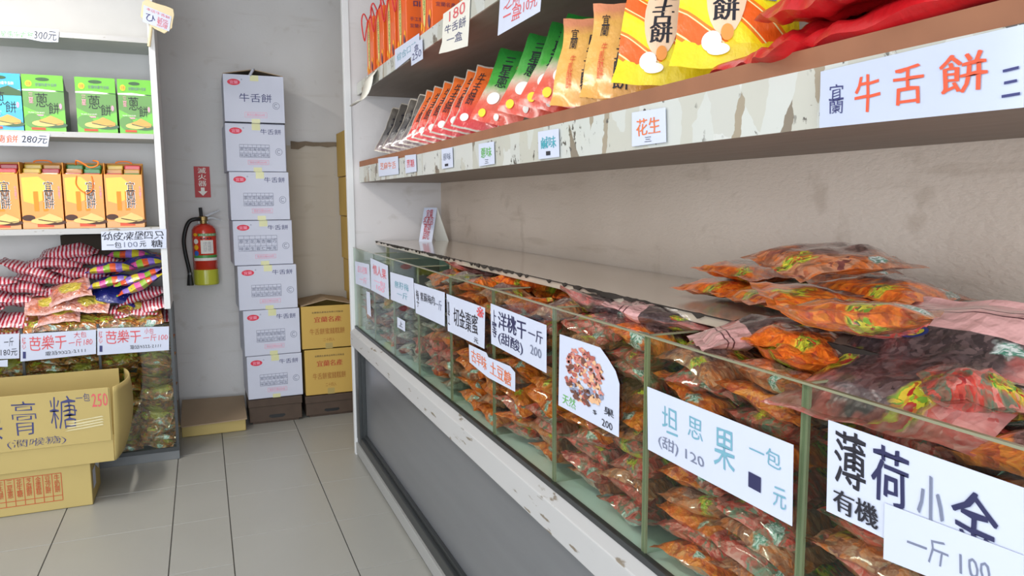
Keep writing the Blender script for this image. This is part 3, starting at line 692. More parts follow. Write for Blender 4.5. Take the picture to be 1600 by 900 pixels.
# shelf-edge price cards  (px corners UL UR LR LL on plane x)
def card(px, label, texts, x=SX - .004, mat=M_paper, extra=None, pe=None, grp='price cards on the shelf edges'):
    return glass_sign(px, label, texts, x=x, mat=mat, group=grp, pts_extra=pe, name='price_card', cat='price card', extra=extra)
card([(988, 176), (1040, 168), (1041, 222), (988, 229)], 'white shelf card with orange characters below the swirled packet', [('花生', .15, .85, .28, .78, M_inkora, .02), ('三', .4, .6, .08, .22, M_inkblk)])
card([(841, 206), (873, 201), (874, 245), (842, 249)], 'white shelf card with teal characters below the green packets', [('鹹味', .15, .88, .35, .78, M_inkteal, .02), ('一', .4, .6, .1, .25, M_inkblk, .02)])
card([(748, 225), (772, 221), (773, 256), (749, 260)], 'white shelf card with green characters below the first green packet', [('蔥味', .15, .85, .35, .8, M_inkgreen, .02), ('三', .4, .65, .08, .25, M_inkblk, .01)])
card([(690, 233), (707, 230), (708, 261), (691, 264)], 'white shelf card with grey characters below the last red packets', [('原味', .15, .85, .4, .75, M_inkfaint), ('一', .3, .6, .1, .22, M_inkblk)])
card([(633, 243), (650, 241), (651, 268), (634, 271)], 'narrow white shelf card with dull red characters below the first red packets', [('黑糖', .15, .85, .3, .75, M_inkred)])
card([(591, 248), (622, 244), (623, 272), (592, 276)], 'wide white shelf card with faint orange writing below the dark packets', [('芝麻牛舌', .1, .9, .35, .75, M_inkora, 0)])
def curl(P, s): pass
card([(1283, 112), (1600, 38), (1600, 168), (1281, 200)], 'wide plastic covered sign with orange red characters on the near shelf edge', [('宜\n蘭', .06, .15, .22, .72, M_inkblue, .0), ('牛', .22, .36, .18, .78, M_redprint, .02), ('舌', .43, .58, .22, .80, M_redprint, .02), ('餅', .66, .86, .28, .80, M_redprint, .02), ('三', .92, .99, .15, .5, M_inkblue, 0)],
     mat=plain('plastic_covered_paper', 'b8c0d4', .12, coat=1.0), x=SX - .012)
card([(693, 22), (735, -8), (731, 72), (691, 80)], 'torn white paper with red and blue writing hanging from the upper shelf', [('180', .25, .85, .70, .95, M_inkred, .01), ('牛舌餅', .1, .9, .42, .64, M_inkblue, 0), ('一盒', .2, .8, .15, .36, M_inkblue, 0)],
     pe=[(693, 22), (735, -8), (733, 40), (731, 72), (700, 81), (686, 84), (691, 66)], mat=M_paperd)
card([(783, -22), (850, -50), (844, 18), (778, 56)], 'white board with red handwriting reading 210 at the top picture edge', [('芝麻\n一盒', .12, .55, .12, .85, M_inkred, .0), ('210元', .50, .93, .18, .45, M_inkred, .01)])
card([(617, 78), (655, 52), (656, 78), (618, 109)], 'white strip with faint blue writing on the far upper shelf edge', [('綜合口味', .1, .9, .3, .7, M_inkpale, .0)])
card([(642, 72), (660, 60), (661, 92), (643, 103)], 'small white card with blue numbers on the far upper shelf edge', [('250', .1, .9, .2, .55, M_inkblue, 0), ('盒', .3, .7, .6, .9, M_inkblue, 0)], x=SX - .007)
# curled paper hanging at the far end of upper shelf
m = MB(); a = at(575, 120, 0, SX - .004); b = at(590, 108, 0, SX - .004); L = []
for k in range(9):
    t = k / 8; dz = -.15 * math.sin(t * 1.7); dx = -.02 - .06 * (1 - math.cos(t * 1.9)); L.append((V((dx * (t > 0), 0, dz)), t))
vs = [a + d for d, t in L] + [b + d for d, t in L]; m.add(vs, [(i, i + 1, 10 + i, 9 + i) for i in range(8)]); o = m.build('price_card', M_paperd, smooth=True, solid=.0008)
tag(o, 'curled blank paper hanging from the far end of the upper shelf', 'price card', 'price cards on the shelf edges')

# gift boxes on the upper shelf
GBX = []
def gift_box(y, label, cordl=True):
    r = empty('gift_box', (.885, y, 2.0875)); tag(r, label, 'gift box', 'orange gift boxes on the upper shelf')
    m = MB(); w, d, h = .15, .11, .27
    m.box(-d / 2, d / 2, -w / 2, w / 2, 0, h); m.build('carton', M_gift, r, bevel=.002)
    P = plane_P((-d / 2, w / 2, 0), (0, -w, 0), (0, 0, h)); m = MB((-1, -1, 0))
    m.ell(P, .35, .5, .14, .42, 0); m.text('奉\n納\n禮', P, .27, .43, .25, .8, 1, bold=.0)
    for a, b, c in ((.1, .12, .12), (.3, .06, .1), (.85, .2, .14), (.7, .08, .1), (.12, .92, .1)): m.ell(P, a, b, c * .7, c * .5, 2)
    m.ell(P, .78, .12, .1, .09, 3)
    Q = plane_P((-d / 2, -w / 2, 0), (d, 0, 0), (0, 0, h))
    m.text('喜\n品', Q, .28, .72, .62, .95, 3, bold=.02); m.text('手工製作', Q, .15, .85, .40, .46, 3); m.text('宜蘭名產', Q, .15, .85, .30, .36, 3)
    m.build('printed_front', [M_giftlab, M_gdark, M_flame, M_purple], r)
    if cordl:
        m = MB(); m.tube(cr([(-.055, .03, h - .01), (-.075, .035, h + .03), (-.085, .045, h + .0), (-.08, .05, h - .06), (-.072, .045, h - .1), (-.068, .03, h - .06), (-.06, .02, h - .01)]), .0035, 0, 6)
        m.tube([(-.04, -.05, h), (-.05, -.04, h + .045), (-.045, 0, h + .06), (-.04, .03, h + .03), (-.05, .04, h)], .0035, 0, 6); m.build('cord_handle', M_red, r, smooth=True)
for i, y in enumerate([3.84, 3.62, 3.40, 3.20]): gift_box(y, 'orange gift box with red cord on the upper shelf, %s from the far end' % ordw[i])
gift_box(2.83, 'orange gift box with its lettered side showing right of the corded ones', False); gift_box(2.35, 'orange gift box nearest the camera at the top picture edge', False)

# tent sign on the back shelf
r = empty('tent_sign', (1.16, 3.93, 1.225)); tag(r, 'folded white tent card with red writing standing on the polished back shelf', 'sign')
lf = V((-.055, .05, 0)); rt = V((.005, -.05, 0)); 
A = V((-.06, .045, .0)); B = V((.0, -.005, .0)); H = V((.05, .055, .185))
m = MB(); m.prism([A, B, B + H, A + H][::-1], (.002, .002, 0)); m.build('front_leaf', M_paper, r)
m = MB(); C_ = B + V((.105, .03, 0)); D_ = A + V((.105, .03, 0)); m.prism([B + H, C_, D_, A + H], (.002, .002, .0)); m.build('back_leaf', M_paperd, r)
P = plane_P(A, B - A, H, .003); m = MB(); m.text('宜蘭\n名產店\n歡迎\n試吃', P, .12, .88, .06, .94, 0, bold=.01); m.build('lettering', M_inkred, r)

# ================================================================== BOX STACKS AT THE BACK
def white_box(cx, z, h, w, depth, yaw, label, top=False, big=False, y=5.01, tall_mark=False):
    r = empty('white_carton', (cx, y + depth / 2, z), yaw); tag(r, label, 'cardboard box', 'stack of white cartons by the back wall')
    m = MB(); x0, x1, y0, y1 = -w / 2, w / 2, -depth / 2, depth / 2
    if not top: m.box(x0, x1, y0, y1, .0015, h - .0015); m.build('carton', M_wbox, r, bevel=.004)
    else:
        t = .005
        m.box(x0, x1, y0, y0 + t, .0015, h); m.box(x0, x1, y1 - t, y1, .0015, h); m.box(x0, x0 + t, y0 + t, y1 - t, .0015, h); m.box(x1 - t, x1, y0 + t, y1 - t, .0015, h); m.box(x0, x1, y0, y1, .0015, .006)
        m.build('carton', M_wbox, r)
        for s in (-1, 1):      # side flaps propped up, meeting in a ridge
            m = MB(); X = x0 if s < 0 else x1
            m.prism([(X, y0 + .004, h), (X * .06, y0 + .03, h + .035), (X * .06, y1 - .02, h + .05), (X, y1, h)], (0, 0, .005)); m.build('flap', M_card3, r)
        m = MB(); m.tube([(-.02, y0 - .002, h - .004), (.0, y0 + .02, h + .036), (.012, y0 + .06, h + .044)], .007, 0, 6); m.build('strap_end', M_wbox, r)
    P = plane_P((x0, y0, 0), (w, 0, 0), (0, 0, h), .0004); m = MB((0, -1, 0))
    m.ell(P, .17, .84, .105, .065, 0); m.text('宜蘭', P, .105, .235, .805, .875, 1, bold=.02); m.ring(P, .30, .90, .012, .015, .6, 2)
    if big: m.text('牛舌餅', P, .25, .79, .44, .62, 3, bold=.005); cu, cv = .86, .38; m.frame(P, .33, .70, .12, .23, .004, .006, 4); m.text('保存日期2024年', P, .36, .67, .145, .205, 4)
    else:
        m.text('牛舌餅', P, .58, .93, .78, .89, 3, bold=.005); cu, cv = .88, .42
        if tall_mark: u0, u1, v0, v1 = .08, .73, .32, .66
        else: u0, u1, v0, v1 = .22, .72, .30, .56
        for i in range(8): uu = u0 + (u1 - u0) * i / 7; m.rect(P, uu - .0022, uu + .0022, v0, v1, 2)
        for i in range(4): vv = v0 + (v1 - v0) * (0, .33, .78, 1)[i]; m.rect(P, u0, u1, vv - .003, vv + .003, 2)
        s1, s2 = '原芝花海杏咖巧', '味麻生苔仁啡克'
        for i in range(7):
            uu = u0 + (u1 - u0) * (i + .5) / 7; du = (u1 - u0) / 7 * .36
            m.text(s1[i], P, uu - du, uu + du, v0 + (v1 - v0) * .5, v0 + (v1 - v0) * .75, 2); m.text(s2[i], P, uu - du, uu + du, v0 + (v1 - v0) * .04, v0 + (v1 - v0) * .28, 2)
        m.frame(P, .35, .70, .15, .24, .004, .006, 4); m.text('保存日期2024年', P, .38, .67, .17, .22, 4)
    m.ring(P, cu, cv, .06, .075, .88, 2); m.ring(P, cu, cv, .033, .042, .72, 2, k0=3, k1=21)
    m.build('printed_marks', [M_logo, M_pink, M_inkfaint, M_inkblue, M_pink], r)
    m = MB(); m.rect(P, .44, .58, .86 if not big else .88, .998, 0); m.rect(P, .44, .58, .002, .09, 0); m.build('tape', M_tape, r)
    return r
W_ = [(2.231, 1.940, .166, .523), (1.937, 1.640, .160, .519), (1.636, 1.332, .172, .531), (1.330, 1.045, .176, .538), (1.042, .756, .193, .556), (.753, .456, .211, .562), (.452, .165, .221, .567)]
names = ['topmost white carton with open flaps and large characters', 'second white carton from the top of the stack', 'third white carton from the top of the stack', 'fourth white carton from the top, with the widest printed grid',
         'fifth white carton from the top of the stack', 'sixth white carton, second from the bottom of the stack', 'lowest white carton standing on the dark wooden crate']
for i, (zt, zb, xa, xb) in enumerate(W_):
    zb_ = W_[i + 1][0] if i < 6 else .165
    white_box((xa + xb) / 2, zb_, zt - zb_, xb - xa, .37, R_((0, 1.2, .6, 1.5, .8, 1.6, 1.2)[i]), names[i], top=(i == 0), big=(i == 0), y=5.01 + (.01 if i in (1, 3) else 0), tall_mark=(i == 3))
def wood_crate(xa, xb, y, h, label):
    r = empty('wooden_crate', ((xa + xb) / 2, y + .18, 0)); tag(r, label, 'crate', 'dark crates under the carton stacks')
    w = xb - xa; m = MB(); m.box(-w / 2, w / 2, -.18, .18, .012, h - .004); m.build('body', M_crate, r, bevel=.004)
    m = MB(); m.box(-w / 2 - .004, w / 2 + .004, -.186, .184, h - .05, h - .002); m.build('rim', M_crate, r, bevel=.003)
    m = MB(); m.box(-w / 2 + .02, w / 2 - .02, -.17, .17, 0, .012); m.build('foot', M_crate, r)
    P = plane_P((-w / 2, -.18, 0), (w, 0, 0), (0, 0, h)); m = MB()
    m.poly([P(u, v) for u, v in ((.36, .26), (.42, .2), (.62, .2), (.68, .26), (.66, .34), (.38, .34))], 0); m.build('hand_hole', M_black, r)
wood_crate(.226, .557, 5.0, .165, 'dark wooden crate under the white cartons'); wood_crate(.587, .915, 5.02, .148, 'dark wooden crate under the two yellow cartons')
def yellow_box(xa, xb, z, h, top, label, marks=True, y=5.02, depth=.38, name='yellow_carton', grp='yellow cartons at the back'):
    w = xb - xa; r = empty(name, ((xa + xb) / 2, y + depth / 2, z)); tag(r, label, 'cardboard box', grp)
    x0, x1, y0, y1 = -w / 2, w / 2, -depth / 2, depth / 2; m = MB(); t = .005
    if top:
        m.box(x0, x1, y0, y0 + t, .0015, h); m.box(x0, x1, y1 - t, y1, .0015, h); m.box(x0, x0 + t, y0 + t, y1 - t, .0015, h); m.box(x1 - t, x1, y0 + t, y1 - t, .0015, h); m.box(x0, x1, y0, y1, .0015, .006)
        m.build('carton', M_card2, r)
        for s in (-1, 1):
            m = MB(); X = x0 if s < 0 else x1
            m.prism([(X, y0, h + .001), (0, y0 + .004, h + .04), (.01, y1 - .01, h + .03), (X, y1, h + .001)], (0, 0, .005)); m.build('flap', M_card3, r)
    else: m.box(x0, x1, y0, y1, .0015, h - .0015); m.build('carton', M_card2, r, bevel=.003)
    if marks:
        P = plane_P((x0, y0, 0), (w, 0, 0), (0, 0, h), .0004); m = MB((0, -1, 0))
        m.text('宜蘭縣名產食品有限公司製造', P, .2, .8, .83, .87, 0); m.text('宜蘭名產', P, .24, .76, .62, .75, 1, bold=.03); m.text('牛舌餅蜜餞糕餅', P, .15, .82, .34, .48, 2, bold=.02); m.text('二十四入', P, .4, .62, .17, .25, 2)
        m.build('printed_marks', [M_inkblk, plain('carton_red', 'b04a2c', .7), plain('carton_brown', 'a0682c', .7)], r)
        m = MB(); m.rect(P, .44, .58, .0, .13, 0); m.build('tape', plain('brown_tape', 'a8945a', .3), r)
yellow_box(.590, .916, .150, .312, False, 'lower yellow carton with red lettering on the dark crate')
yellow_box(.578, .921, .463, .292, True, 'upper yellow carton with loosely closed flaps beside the white stack')
yb = [(0, .30, .955), (.302, .245, .945), (.548, .255, .95), (.804, .24, .935), (1.045, .30, .925), (1.346, .27, .918), (1.617, .305, .912)]
yb2 = ['seventh and lowest', 'sixth', 'fifth', 'fourth', 'third', 'second', 'topmost']
for (z, h, xa), nm in zip(yb, yb2): yellow_box(xa, 1.27, z, h, False, '%s brown carton from the top of the tall column behind the white board' % nm, marks=False, y=4.62 if 0 else 5.06, depth=.36, name='brown_carton', grp='tall column of brown cartons')

# flattened cardboard on the floor
r = empty('flattened_carton', (.01, 5.05, 0)); tag(r, 'flattened brown cardboard box lying on the floor under the fire extinguisher', 'cardboard box')
m = MB(); m.box(-.188, .187, -.16, .28, .001, .078); m.build('folded_body', M_card, r, bevel=.006)
m = MB(); m.prism([(-.19, -.18, .07), (.195, -.178, .078), (.20, .30, .11), (-.19, .30, .12)], (0, 0, .006)); m.build('top_flap', M_card3, r)

# ================================================================== FIRE EXTINGUISHER
r = empty('fire_extinguisher', (.012, BACKY - .092, .90)); tag(r, 'red fire extinguisher with black hose and yellow base hanging on the back wall', 'fire extinguisher')
Rr = .077
m = MB(); m.lathe([(0, .095), (Rr, .095), (Rr, .34), (Rr * .97, .365), (Rr * .8, .388), (Rr * .45, .402), (.022, .406), (0, .406)], n=40); m.build('cylinder', M_ext, r, smooth=True)
m = MB(); m.lathe([(0, 0), (Rr * .97, 0), (Rr * 1.02, .006), (Rr * 1.02, .10), (Rr, .102), (0, .102)], n=40); m.build('base_band', M_extb, r, smooth=False)
m = MB(); m.lathe([(.022, .40), (.022, .425), (.03, .427), (.03, .45), (.018, .455), (0, .455)], n=20); m.build('valve', M_brass, r)
m = MB(); m.tube([(-.012, -.0, .45), (-.014, -.005, .51)], .011, 0, 10); m.build('gauge_stem', M_black, r)
m = MB(); m.prism([(0, -.012, .452), (.045, -.012, .475), (.105, -.012, .495), (.107, -.012, .488), (.05, -.012, .463), (.02, -.012, .445)][::-1], (0, .024, 0)); h1 = m.build('carry_handle', plain('aluminium', '6a6a6c', .4, metal=.7), r)
m = MB(); m.prism([(0, -.012, .44), (.05, -.012, .45), (.11, -.012, .43), (.11, -.012, .423), (.05, -.012, .438), (0, -.012, .425)][::-1], (0, .024, 0)); m.build('lever', MATS['aluminium'], r)
hp = [(-.02, -.02, .435), (-.05, -.03, .435), (-.085, -.03, .42), (-.11, -.03, .37), (-.125, -.03, .29), (-.118, -.03, .2), (-.105, -.03, .12), (-.1, -.03, .08)]
m = MB(); m.tube(cr(hp), .013, 0, 10); m.build('hose', M_black, r, smooth=True)
m = MB(); m.tube([(-.1, -.03, .085), (-.098, -.03, .07)], .015, 1, 10); m.tube([(-.1, -.03, .07), (-.1, -.03, .0)], [.014, .022], 0, 10); m.build('nozzle', [M_black, MATS['aluminium']], r)
def cyl_P(u, v, e=.0012):   # u across visible front (-1..1)*80deg ; v 0..1 height
    a = -math.pi / 2 + (u - .5) * R_(150); return V(((Rr + e) * math.cos(a), (Rr + e) * math.sin(a), .10 + .26 * v))
def cyl_rect(m, u0, u1, v0, v1, mi):
    n = max(2, int((u1 - u0) * 16))
    for i in range(n):
        a = u0 + (u1 - u0) * i / n; b = u0 + (u1 - u0) * (i + 1) / n; m.poly([cyl_P(a, v0), cyl_P(b, v0), cyl_P(b, v1), cyl_P(a, v1)], mi)
m = MB(); cyl_rect(m, .1, .95, .24, .31, 0); cyl_rect(m, .1, .95, .31, .38, 1); cyl_rect(m, .38, .78, .42, .76, 0); cyl_rect(m, .3, .95, .86, .93, 1)
m.text('ABC乾粉滅火', lambda u, v: cyl_P(u, v, .002), .34, .92, .87, .92, 0); m.text('▼▼▼▼', lambda u, v: cyl_P(u, v, .002), .36, .74, .78, .82, 2)
for v, k in ((.73, 0), (.58, 3), (.43, 4)): m.ell(cyl_P, .22, v, .085, .065, k)
m.ell(cyl_P, .2, .9, .08, .04, 3); m.text('使用\n拉梢\n壓把', lambda u, v: cyl_P(u, v, .002), .46, .70, .47, .72, 5, bold=-.015)
m.build('instruction_label', [M_inkwhite, plain('label_green', '4f9a4a', .4), M_inkblk, M_amber, plain('label_blue', '2a6ac8', .4), M_inkfaint], r)
m = MB(); m.box(-.03, .03, Rr - .02, .09, .30, .42); m.build('wall_bracket', M_metal, r)
# sign
m = MB(); m.box(-.049, .049, 0, .004, 0, .205); r = m.build('fire_sign', plain('sign_red', 'b8141c', .5, var=.03))
tag(r, 'narrow red vertical sign with white characters and arrow above the extinguisher', 'sign'); r.location = (.019, BACKY - .008, 1.478)
P = plane_P((-.049, 0, 0), (.098, 0, 0), (0, 0, .205)); m = MB((0, -1, 0))
for k, ch in enumerate('滅火器'): m.text(ch, P, .24, .76, .78 - .21 * k, .96 - .21 * k, 0, bold=.01)
m.poly([P(.38, .32), P(.38, .2), P(.2, .2), P(.5, .05), P(.8, .2), P(.62, .2), P(.62, .32)], 0); m.build('lettering', M_inkwhite, r)

# ================================================================== LEFT SHELF UNIT
LX0, LX1, LY0, LY1 = -2.0, -.181, 4.49, 4.86
lu = empty('display_shelf', ((LX0 + LX1) / 2, LY0, 0)); tag(lu, 'tall white shelving unit with a glass fronted dark bottom case on the left', 'shelving unit')
ox = (LX0 + LX1) / 2
def lpart(m, name, mat, **k):
    m.v = [(x - ox, y - LY0, z) for x, y, z in m.v]; return m.build(name, mat, lu, **k)
for xa in (LX0, LX1 - .032):
    m = MB(); m.box(xa, xa + .032, LY0, LY1, .86, 2.86); lpart(m, 'side_panel', M_worn if 0 else M_white, bevel=.002)
m = MB(); m.box(LX0 + .03, LX1 - .03, LY1 - .012, LY1, .0, 2.86); lpart(m, 'back_board', plain('shelf_back', 'c6c4c2', .6), bevel=0)
for z0, z1 in ((2.285, 2.31), (1.785, 1.812), (1.283, 1.312)):
    m = MB(); m.box(LX0 + .033, LX1 - .033, LY0 + .004, LY1 - .013, z0, z1); lpart(m, 'shelf_board', plain('shelf_greenish', 'bcc0b8', .5), bevel=.001)
    m = MB(); m.box(LX0 + .033, LX1 - .033, LY0, LY0 + .004, z0, z1); lpart(m, 'shelf_edge', M_worn)
# lower case
m = MB(); m.box(LX0, LX1 + .002, LY0, LY1, .0, .05); lpart(m, 'plinth', plain('plinth_dark_grey', '6f7274', .4), bevel=.002)
m = MB(); m.box(LX0, LX1 + .003, LY0 - .003, LY0 + .012, .05, .072); m.box(LX1 - .012, LX1 + .003, LY0 - .003, LY0 + .012, .072, .86); m.box(LX1 - .008, LX1 + .003, LY1 - .012, LY1, .05, .86); lpart(m, 'case_frame', M_dark)
m = MB(); m.box(LX1 - .006, LX1 + .001, LY0 + .012, LY1 - .012, .05, .86); lpart(m, 'case_side', M_dark)
m = MB(); m.box(LX0, LX1 - .012, LY0 + .001, LY0 + .006, .072, .78); lpart(m, 'case_glass', M_glass)
for x in (-.542, -.893, -1.25): m = MB(); m.box(x - .006, x + .006, LY0 - .002, LY0 + .012, .072, .80); lpart(m, 'case_divider', M_dark)
m = MB(); m.box(LX0, LX1 - .012, LY0 + .012, LY1 - .014, .05, .06); lpart(m, 'case_floor', M_dark)

def biscuits(m, P, dv=0, a=0, b=1, dark=None, cu=.62):
    """two stacked oval biscuits"""
    if dark is not None: m.ell(P, cu + .12, .125 + dv, .3, .05, dark)
    m.poly([P(cu + .30 * math.cos(t) - .14, .15 + dv + .055 * math.sin(t)) + V((0, -.0003, 0)) for t in [6.283 * k / 20 for k in range(20)]], b)
    m.poly([P(u, v + dv) + V((0, -.0006, 0)) for u, v in ((cu - .28, .2), (cu - .1, .245), (cu + .02, .29), (cu + .18, .245), (cu + .33, .19), (cu + .32, .14), (cu + .2, .12), (cu - .05, .15), (cu - .24, .165))][::-1], a)
    m.poly([P(u, v + dv) + V((0, -.0009, 0)) for u, v in ((cu - .26, .19), (cu + .1, .14), (cu + .32, .155), (cu + .3, .148), (cu + .1, .128), (cu - .1, .15), (cu - .26, .175))], dark if dark is not None else b)
def green_box(xa, xb, label, blue=False):
    w = xb - xa; d = .16; h = .288; r = empty('biscuit_box', ((xa + xb) / 2, 4.55 + d / 2, 1.813)); tag(r, label, 'biscuit box', 'green biscuit boxes on the upper left shelf')
    m = MB(); x0, x1 = -w / 2, w / 2
    m.box(x0, x1, -d / 2, d / 2, 0, .225, 1)
    m.prism([(x1, -d / 2, .225), (x1, 0, .225 + .0), (x1, -d / 2 + .012, h - .01)][::-1], (-w, 0, 0), 1); m.build('carton', [M_green, M_gdark], r)
    m = MB(); m.box(x0, x1, -d / 2 - .003, -d / 2, 0, .288, 0); m.build('front_panel', M_blue if blue else M_green, r)
    m = MB(); m.box(x0 + .004, x1 - .004, -d / 2 + .0, -d / 2 + .006, .225, h, 0); m.build('handle_flap', M_gdark, r)
    P = plane_P((x0, -d / 2 - .003, 0), (w, 0, 0), (0, 0, .288), .0004); m = MB((0, -1, 0))
    mats = [M_bisc, M_bisc2, M_gdark, M_inkwhite, M_pink, M_inkblk, M_amber, M_gmid, M_redprint, plain('print_lime', '9ac84a', .5), plain('hill_green', '3c5c38', .5), M_inkfaint, plain('print_cyan', '4fb8d0', .5)]
    m.poly([P(0, .72), P(1, .70), P(1, .40), P(.55, .28), P(0, .45)][::-1][::-1], 7 if not blue else 12)
    Pc = lambda u, v: P(u, v) + V((0, -.0003, 0)); Pd = lambda u, v: P(u, v) + V((0, -.0006, 0))
    m.poly([Pc(0, .74), Pc(.4, .755), Pc(1, .72), Pc(.7, .71), Pc(0, .715)][::-1], 3)
    if blue: m.poly([Pd(.4, .62), Pd(.5, .74), Pd(.7, .79), Pd(.86, .74), Pd(1, .70), Pd(1, .62)][::-1], 10)
    else: m.poly([Pd(.76, .72), Pd(.85, .735), Pd(1, .73), Pd(1, .71)][::-1], 2)
    Pe = lambda u, v: P(u, v) + V((0, -.0009, 0))
    m.ell(Pe, .5, .925, .17, .03, 2); m.ell(Pe, .16, .84, .08, .055, 6); m.text('宜蘭', Pe, .11, .21, .81, .87, 8)
    m.text('宜蘭特產牛舌餅', Pe, .32, .84, .80, .86, 11 if not blue else 3); m.text('三\n星', Pe, .14, .25, .50, .68, 4, bold=.02)
    m.text('蔥', Pe, .30, .60, .44, .68, 5, bold=-.005); m.text('餅', Pe, .60, .86, .32, .52, 5, bold=-.005); m.ell(Pe, .9, .46, .035, .05, 4)
    m.text('YILAN COOKIES', Pe, .1, .5, .325, .35, 3); m.rect(Pe, .17, .47, .28, .305, 4); m.ell(Pe, .2, .2, .2, .12, 7); m.rect(Pe, .16, .5, .035, .075, 8); m.rect(Pe, .0, 1, .0, .018, 9)
    biscuits(m, lambda u, v: P(u, v) + V((0, -.0013, 0)), 0, 0, 1, 2)
    m.build('printed_front', mats, r); return r
green_box(-.812, -.628, 'green biscuit box second from the left, with its dark side showing'); green_box(-.575, -.388, 'green biscuit box in the middle of the upper left shelf'); green_box(-.378, -.216, 'green biscuit box at the right end of the upper left shelf')
green_box(-1.0, -.817, 'blue and green biscuit box at the left picture edge', True)
def orange_box(xa, xb, label, cord):
    w = xb - xa; d = .15; h = .285; r = empty('orange_biscuit_box', ((xa + xb) / 2, 4.55 + d / 2, 1.313)); tag(r, label, 'biscuit box', 'orange biscuit boxes on the middle left shelf')
    x0, x1 = -w / 2, w / 2; m = MB()
    m.box(x0, x1, -d / 2, -d / 2 + .004, 0, h); m.box(x0, x0 + .004, -d / 2 + .004, d / 2, 0, h + .06); m.box(x1 - .004, x1, -d / 2 + .004, d / 2, 0, h); m.box(x0, x1, d / 2 - .004, d / 2, 0, h + .065); m.box(x0, x1, -d / 2, d / 2, 0, .004)
    m.prism([(x1 - .004, -d / 2 + .004, h), (x1 - .004, d / 2, h + .062), (x1 - .004, d / 2, h)], (.004, 0, 0)); m.build('carton', plain('carton_ochre', 'c8841e', .5, var=.1), r)
    rr_ = random.Random(int(xa * 1000)); cm = [plain('wrap_red', 'a8242c', .4, coat=.4), plain('wrap_ochre', 'b8802a', .4, coat=.4), plain('wrap_green', '2f7a34', .4, coat=.4), plain('wrap_scarlet', 'd03a3c', .4, coat=.4), plain('wrap_yellow', 'd6b432', .4, coat=.4)]
    for row in range(3):
        for c in range(2):
            m = MB(); xx0 = x0 + .008 + c * (w / 2 - .006); zz = h - .012 + row * .0235; yy = -d / 2 + .008 + row * .04
            m.box(xx0, xx0 + w / 2 - .012, yy, yy + .05, zz - .11, zz + .018)
            m.build('wrapped_stick', cm[rr_.randrange(5)], r, bevel=.006)
    P = plane_P((x0, -d / 2, 0), (w, 0, 0), (0, 0, h), .0004); m = MB((0, -1, 0)); Pe = lambda u, v: P(u, v) + V((0, -.0005, 0))
    mats = [M_orange, M_amber, M_bisc2, plain('print_brown', '4a2c20', .6), M_inkblk, M_pink, M_redprint, M_inkwhite, plain('print_sand', 'd8a070', .6), plain('print_gold', 'd88a1e', .6)]
    m.rect(P, .0, 1, .03, .995, 0); m.poly([Pe(.04, .93), Pe(.45, .95), Pe(.72, .8), Pe(.6, .55), Pe(.3, .45), Pe(.06, .5)][::-1], 1)
    Pg = lambda u, v: P(u, v) + V((0, -.0008, 0))
    for u in (.3, .52): m.rect(Pg, u, u + .12, .32, .68, 9)
    m.rect(Pe, 0, 1, .0, .12, 8); m.rect(Pe, .35, .75, .03, .09, 6); m.ell(Pe, .15, .20, .16, .055, 3); m.ell(Pe, .2, .88, .08, .035, 1)
    m.text('宜\n蘭\n餅', lambda u, v: P(u, v) + V((0, -.0012, 0)), .55, .80, .36, .87, 7, bold=.05); m.text('宜\n蘭\n餅', lambda u, v: P(u, v) + V((0, -.0016, 0)), .56, .79, .365, .865, 4, bold=.0)
    m.text('牛\n舌\n餅\n王', Pe, .9, .96, .55, .78, 5, bold=.02)
    biscuits(m, lambda u, v: P(u, v) + V((0, -.0015, 0)), -.01, 2, 2, 3, cu=.64)
    m.build('printed_front', mats, r)
    if cord:
        m = MB(); z = h + .05; pth = [(x0 + .06, -d / 2 + .04, z), (x0 + .07, -d / 2 - .005, z + .02), (x0 + .1, -d / 2 - .008, z + .005), (x0 + .13, -d / 2 - .008, z - .015), (x1 - .02, -d / 2 - .005, z - .005), (x1 - .015, -d / 2 - .003, z + .015), (x1 - .04, -d / 2 + .02, z + .022)] if cord == 2 else \
            [(x0 + .05, -d / 2 + .1, z + .015), (x0 + .07, -d / 2 + .1, z + .022), (x1 - .07, -d / 2 + .1, z + .022), (x1 - .05, -d / 2 + .1, z + .012)]
        m.tube(cr(pth), .004, 0, 8)
        if cord == 2: m.tube(cr([(x0 + .065, -d / 2 - .004, h - .01), (x0 + .06, -d / 2 - .006, h - .05), (x0 + .075, -d / 2 - .006, h - .08), (x0 + .1, -d / 2 - .006, h - .1)]), .003, 0, 8); m.tube(cr([(x1 - .05, -d / 2 - .004, h - .01), (x1 - .045, -d / 2 - .006, h - .05), (x1 - .055, -d / 2 - .006, h - .09), (x1 - .08, -d / 2 - .006, h - .105)]), .003, 0, 8)
        m.build('cord_handle', M_ocord, r, smooth=True)
orange_box(-.470, -.288, 'orange biscuit box at the right end of the middle left shelf', 1)
orange_box(-.662, -.478, 'orange biscuit box with a looped orange cord hanging over its front', 2)
orange_box(-.856, -.670, 'orange biscuit box left of the one with the looped cord', 1)
orange_box(-1.05, -.864, 'orange biscuit box cut by the left picture edge', 0)

